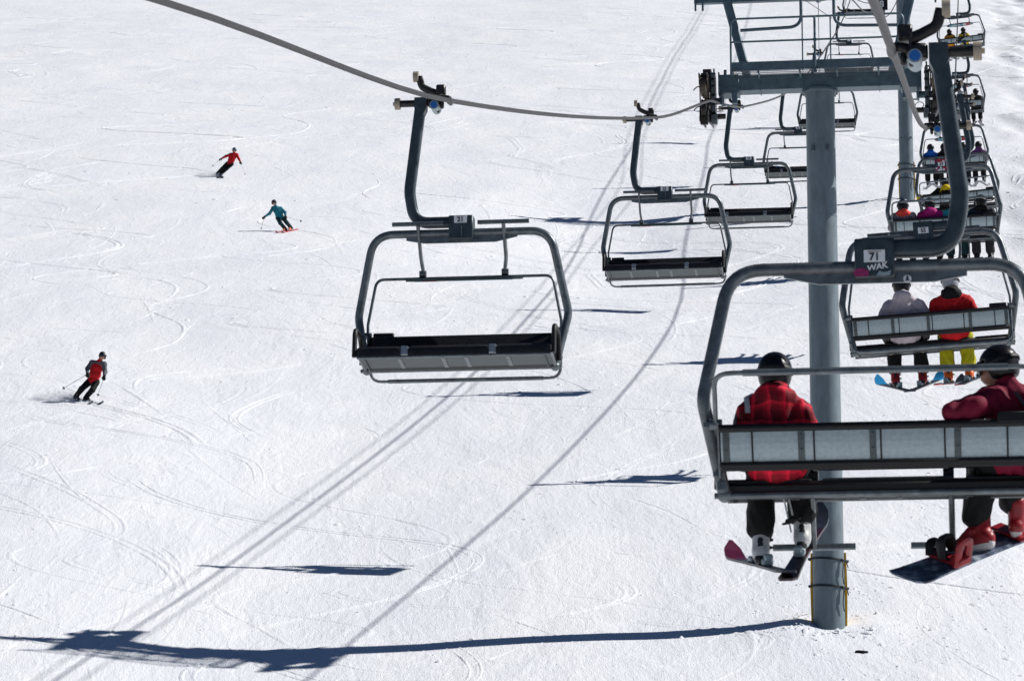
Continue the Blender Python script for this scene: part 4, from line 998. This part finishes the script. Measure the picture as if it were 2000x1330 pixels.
# ------------------------------------------------------------------ skiers on the piste
def skier(cx, cy, ox, oy, sc, ppm, J, label, colors, skidir, skis, poles, who, helm='helmet', gog='lens', headyaw=0):
    """J: joints measured in crop pixels; (cx,cy) crop origin; feet anchor in crop pixels"""
    fx, fy = J['anchor']; px, py = cx+fx/sc, cy+fy/sc
    X, D = px_ground(px, py); base = ground_pt(X, D)
    fwd = V((0, -1, 0))                # facing down the hill, towards the camera
    mw = frame_mat(base, V((1, 0, 0)), V((0, 1, 0)), UP)
    q = lambda p: V(((p[0]-fx)/ppm, (p[2] if len(p) > 2 else 0.), (fy-p[1])/ppm))
    jk, pn, sl, gl, yk = colors; B = 1.06
    hipm = (q(J['hl'])+q(J['hr']))/2; sh = (q(J['sl'])+q(J['sr']))/2; hd = q(J['head']); axis = (sh-hipm)
    pr = [('e', tuple(hipm+axis*.05), (.18, .14, .13), 0), ('e', tuple(hipm+axis*.42), (.18, .135, .18), 0), ('e', tuple(hipm+axis*.75), (.20, .135, .16), 0),
          ('c', tuple(q(J['sl'])), tuple(q(J['sr'])), .085, .085, 4), ('c', tuple(sh), tuple(sh*.45+hd*.55), .085, .06, 0)]
    for s in 'lr':
        pr += [('c', tuple(q(J['s'+s])), tuple(q(J['e'+s])), .080, .064, 3), ('c', tuple(q(J['e'+s])), tuple(q(J['w'+s])), .064, .05, 3),
               ('c', tuple(q(J['h'+s])), tuple(q(J['k'+s])), .108, .085, 1), ('c', tuple(q(J['k'+s])), tuple(q(J['a'+s])), .085, .075, 1)]
    rot = headrot(180+headyaw, -8); pr += head_prims(hd, rot, 2)
    o = link('person', sdf_mesh('person', pr, [jk, pn, 'skin', sl, yk], .018, .04, .003, fx)); o.matrix_world = mw; tag(o, label, 'person')
    helmet(o, hd, rot, .014, helm, gog)
    sf = (GM.to_3x3() @ V((skidir[0], skidir[1], 0))).normalized()
    for i, s in enumerate('lr'):
        w = q(J['w'+s]); e = q(J['e'+s]); d = (w-e).normalized(); glove(o, w+d*.03, d, (0, -1, .3), gl, s == 'l', .012)
        a = q(J['a'+s]); foot = V((a.x, a.y, 0)); gp = mw @ foot; lp = GMi @ gp; lp.z = gh(lp.x, lp.y)+.012; gp = GM @ lp
        boot(o, mw.inverted() @ (gp+g_u*.012), sf, g_u*.25+(mw.to_3x3() @ (q(J['k'+s])-a)).normalized(), 'ski', skis[3], 'boot_black' if skis[3] != 'boot_white' else 'boot_black', .016)
        ski(Matrix.Identity(4), gp+sf*.1, sf, g_u, skis[0], skis[1], skis[2], f"{who[0]} under the boot of {who[1]} on the photo's {'left' if i == 0 else 'right'}", 'skis of '+who[1], 1.7)
        pole_(mw, w+d*.09, q(poles[i]), f"thin ski pole of {who[1]} on the photo's {'left' if i == 0 else 'right'}", 'poles of '+who[1])
    return base, mw
A = skier(60, 680, 0, 0, 8.31, 546, dict(anchor=(800, 1010), head=(1158, 290, -.12), sl=(985, 385, -.02), sr=(1185, 415, -.08), el=(915, 490, -.10), er=(1205, 545, -.12), wl=(930, 575, -.28), wr=(1207, 620, -.28),
      hl=(955, 680, .06), hr=(1055, 700, .02), kl=(830, 830, -.12), kr=(1005, 845, -.12), al=(725, 950), ar=(890, 960)),
      'person skiing in a red and grey jacket, lowest of the skiers on the piste', ('c_red', 'c_black', 'c_grey', 'c_black', 'c_grey'), (.60, -.8), ('ski_dark', 'ski_dark', 'ski_dark', 'boot_black'),
      ((500, 805, .1), (1090, 955, -.1)), ('black ski', 'the lowest skier'))
B2 = skier(370, 270, 0, 0, 6.65, 296, dict(anchor=(1300, 1190), head=(1097, 825, -.18), sl=(1085, 890, -.1), sr=(1180, 890, -.02), el=(1040, 965, -.15), er=(1240, 945, -.05), wl=(990, 1008, -.25), wr=(1247, 990, -.15),
      hl=(1145, 1010, .08), hr=(1215, 1010, .1), kl=(1180, 1090, -.12), kr=(1265, 1085, -.1), al=(1250, 1165), ar=(1325, 1150)),
      'person skiing in a teal jacket with dark trousers and orange boots', ('c_teal', 'c_tealdk', 'c_teal', 'c_black', 'c_teal'), (-.35, -.94), ('ski_red', 'ski_white', 'ski_red', 'boot_orange'),
      ((932, 1178, -.1), (1452, 1030, .45)), ('red and white ski', 'the teal skier'), headyaw=-12)
C2 = skier(370, 270, 0, 0, 6.65, 253.6, dict(anchor=(375, 490), head=(580, 140, -.08), sl=(530, 195, 0), sr=(610, 195, 0), el=(470, 222, -.08), er=(640, 255, -.08), wl=(425, 252, -.15), wr=(658, 295, -.18),
      hl=(490, 310, .06), hr=(545, 318, .05), kl=(425, 385, -.1), kr=(485, 390, -.1), al=(358, 450), ar=(405, 460)),
      'person skiing in a plain red jacket, highest of the skiers on the piste', ('c_red', 'c_black', 'c_red', 'c_black', 'c_red'), (.18, -.98), ('ski_dark', 'ski_dark', 'ski_dark', 'boot_white'),
      ((288, 347, .1), (730, 480, -.1)), ('dark ski', 'the plain red skier'), gog='lens_b', headyaw=-8)
def spray(base, dirx, n, ln, hgt, label, seed):
    rnd = random.Random(seed); m = MB()
    for k in range(n):
        t = rnd.random()**1.3; a = V((dirx*ln*t+rnd.gauss(0, .10), rnd.gauss(.1, .25)+.5*t, abs(rnd.gauss(0, 1))*hgt*(.35+t*(1-t)*2.2)))
        r = rnd.uniform(.003, .010); p = base + V((a.x, a.y, a.z+.02 + a.y*.34))
        m.add([p+V((r, 0, -r)), p+V((-r, r, 0)), p+V((-r, -r, 0)), p+V((0, 0, r*1.3))], [(0, 1, 3), (1, 2, 3), (2, 0, 3), (0, 2, 1)])
    o = m.build('snow_spray', 'snow', None, False); tag(o, label, 'snow spray', kind='stuff')
spray(A[0]+V((-.15, 0, 0)), -1, 6000, 1.15, .20, 'puff of white snow thrown up behind the lowest skier', 1)
spray(C2[0]+V((-.1, 0, 0)), -1, 4500, 1.0, .20, 'puff of white snow thrown up behind the plain red skier', 2)

# a dropped dark glove on the snow
def dropped():
    X, D = px_ground(1684, 1275); p = ground_pt(X, D)
    me = sdf_mesh('lost_glove', [('e', (0, 0, .02), (.07, .045, .03), 0), ('c', (.05, 0, .02), (.12, .01, .015), .02, .014, 0), ('c', (.05, .03, .02), (.11, .05, .015), .018, .013, 0), ('c', (.04, -.03, .02), (.10, -.05, .015), .018, .013, 0), ('c', (-.02, -.03, .02), (.02, -.09, .015), .018, .014, 0), ('c', (-.05, 0, .02), (-.12, 0, .02), .035, .032, 0)], ['c_black'], .008, .012)
    o = link('lost_glove', me); o.matrix_world = frame_mat(p, V((1, 0, 0)), g_f, g_u); tag(o, 'small black glove like scrap lying on the snow right of the near tower foot', 'lost glove')
dropped()

# ------------------------------------------------------------------ light
top = TM1 @ V((0, 0, 11.62)); X, D = px_ground(407, 1262); sh = GM @ V((X, D/math.cos(ALPHA), 0)); sd = (sh-top).normalized()
print('SUN elevation', math.degrees(math.asin(-sd.z)), 'azimuth', math.degrees(math.atan2(-sd.x, -sd.y)))
sun = bpy.data.lights.new('sun', 'SUN'); sun.energy = 5.0; sun.angle = R(.45); sun.color = (1, .98, .955)
so = bpy.data.objects.new('sun', sun); COL.objects.link(so); so.rotation_euler = sd.to_track_quat('-Z', 'Y').to_euler(); so.location = (30, 0, 60)
w = bpy.data.worlds.new('World'); scene.world = w; w.use_nodes = True; n = w.node_tree.nodes; l = w.node_tree.links
sky = n.new('ShaderNodeTexSky'); sky.sky_type = 'NISHITA'; sky.sun_disc = False; sky.sun_elevation = math.asin(-sd.z); sky.sun_rotation = math.atan2(-sd.x, -sd.y); sky.altitude = 2500
bg = n['Background']; l.new(sky.outputs[0], bg.inputs[0]); bg.inputs[1].default_value = .05; sky.ozone_density = 6; sky.dust_density = .1; sky.air_density = .7
vs = scene.view_settings; vs.view_transform = 'Standard'; vs.look = 'None'; vs.exposure = .05; vs.gamma = 1
scene.render.engine = 'CYCLES'; scene.cycles.max_bounces = 6
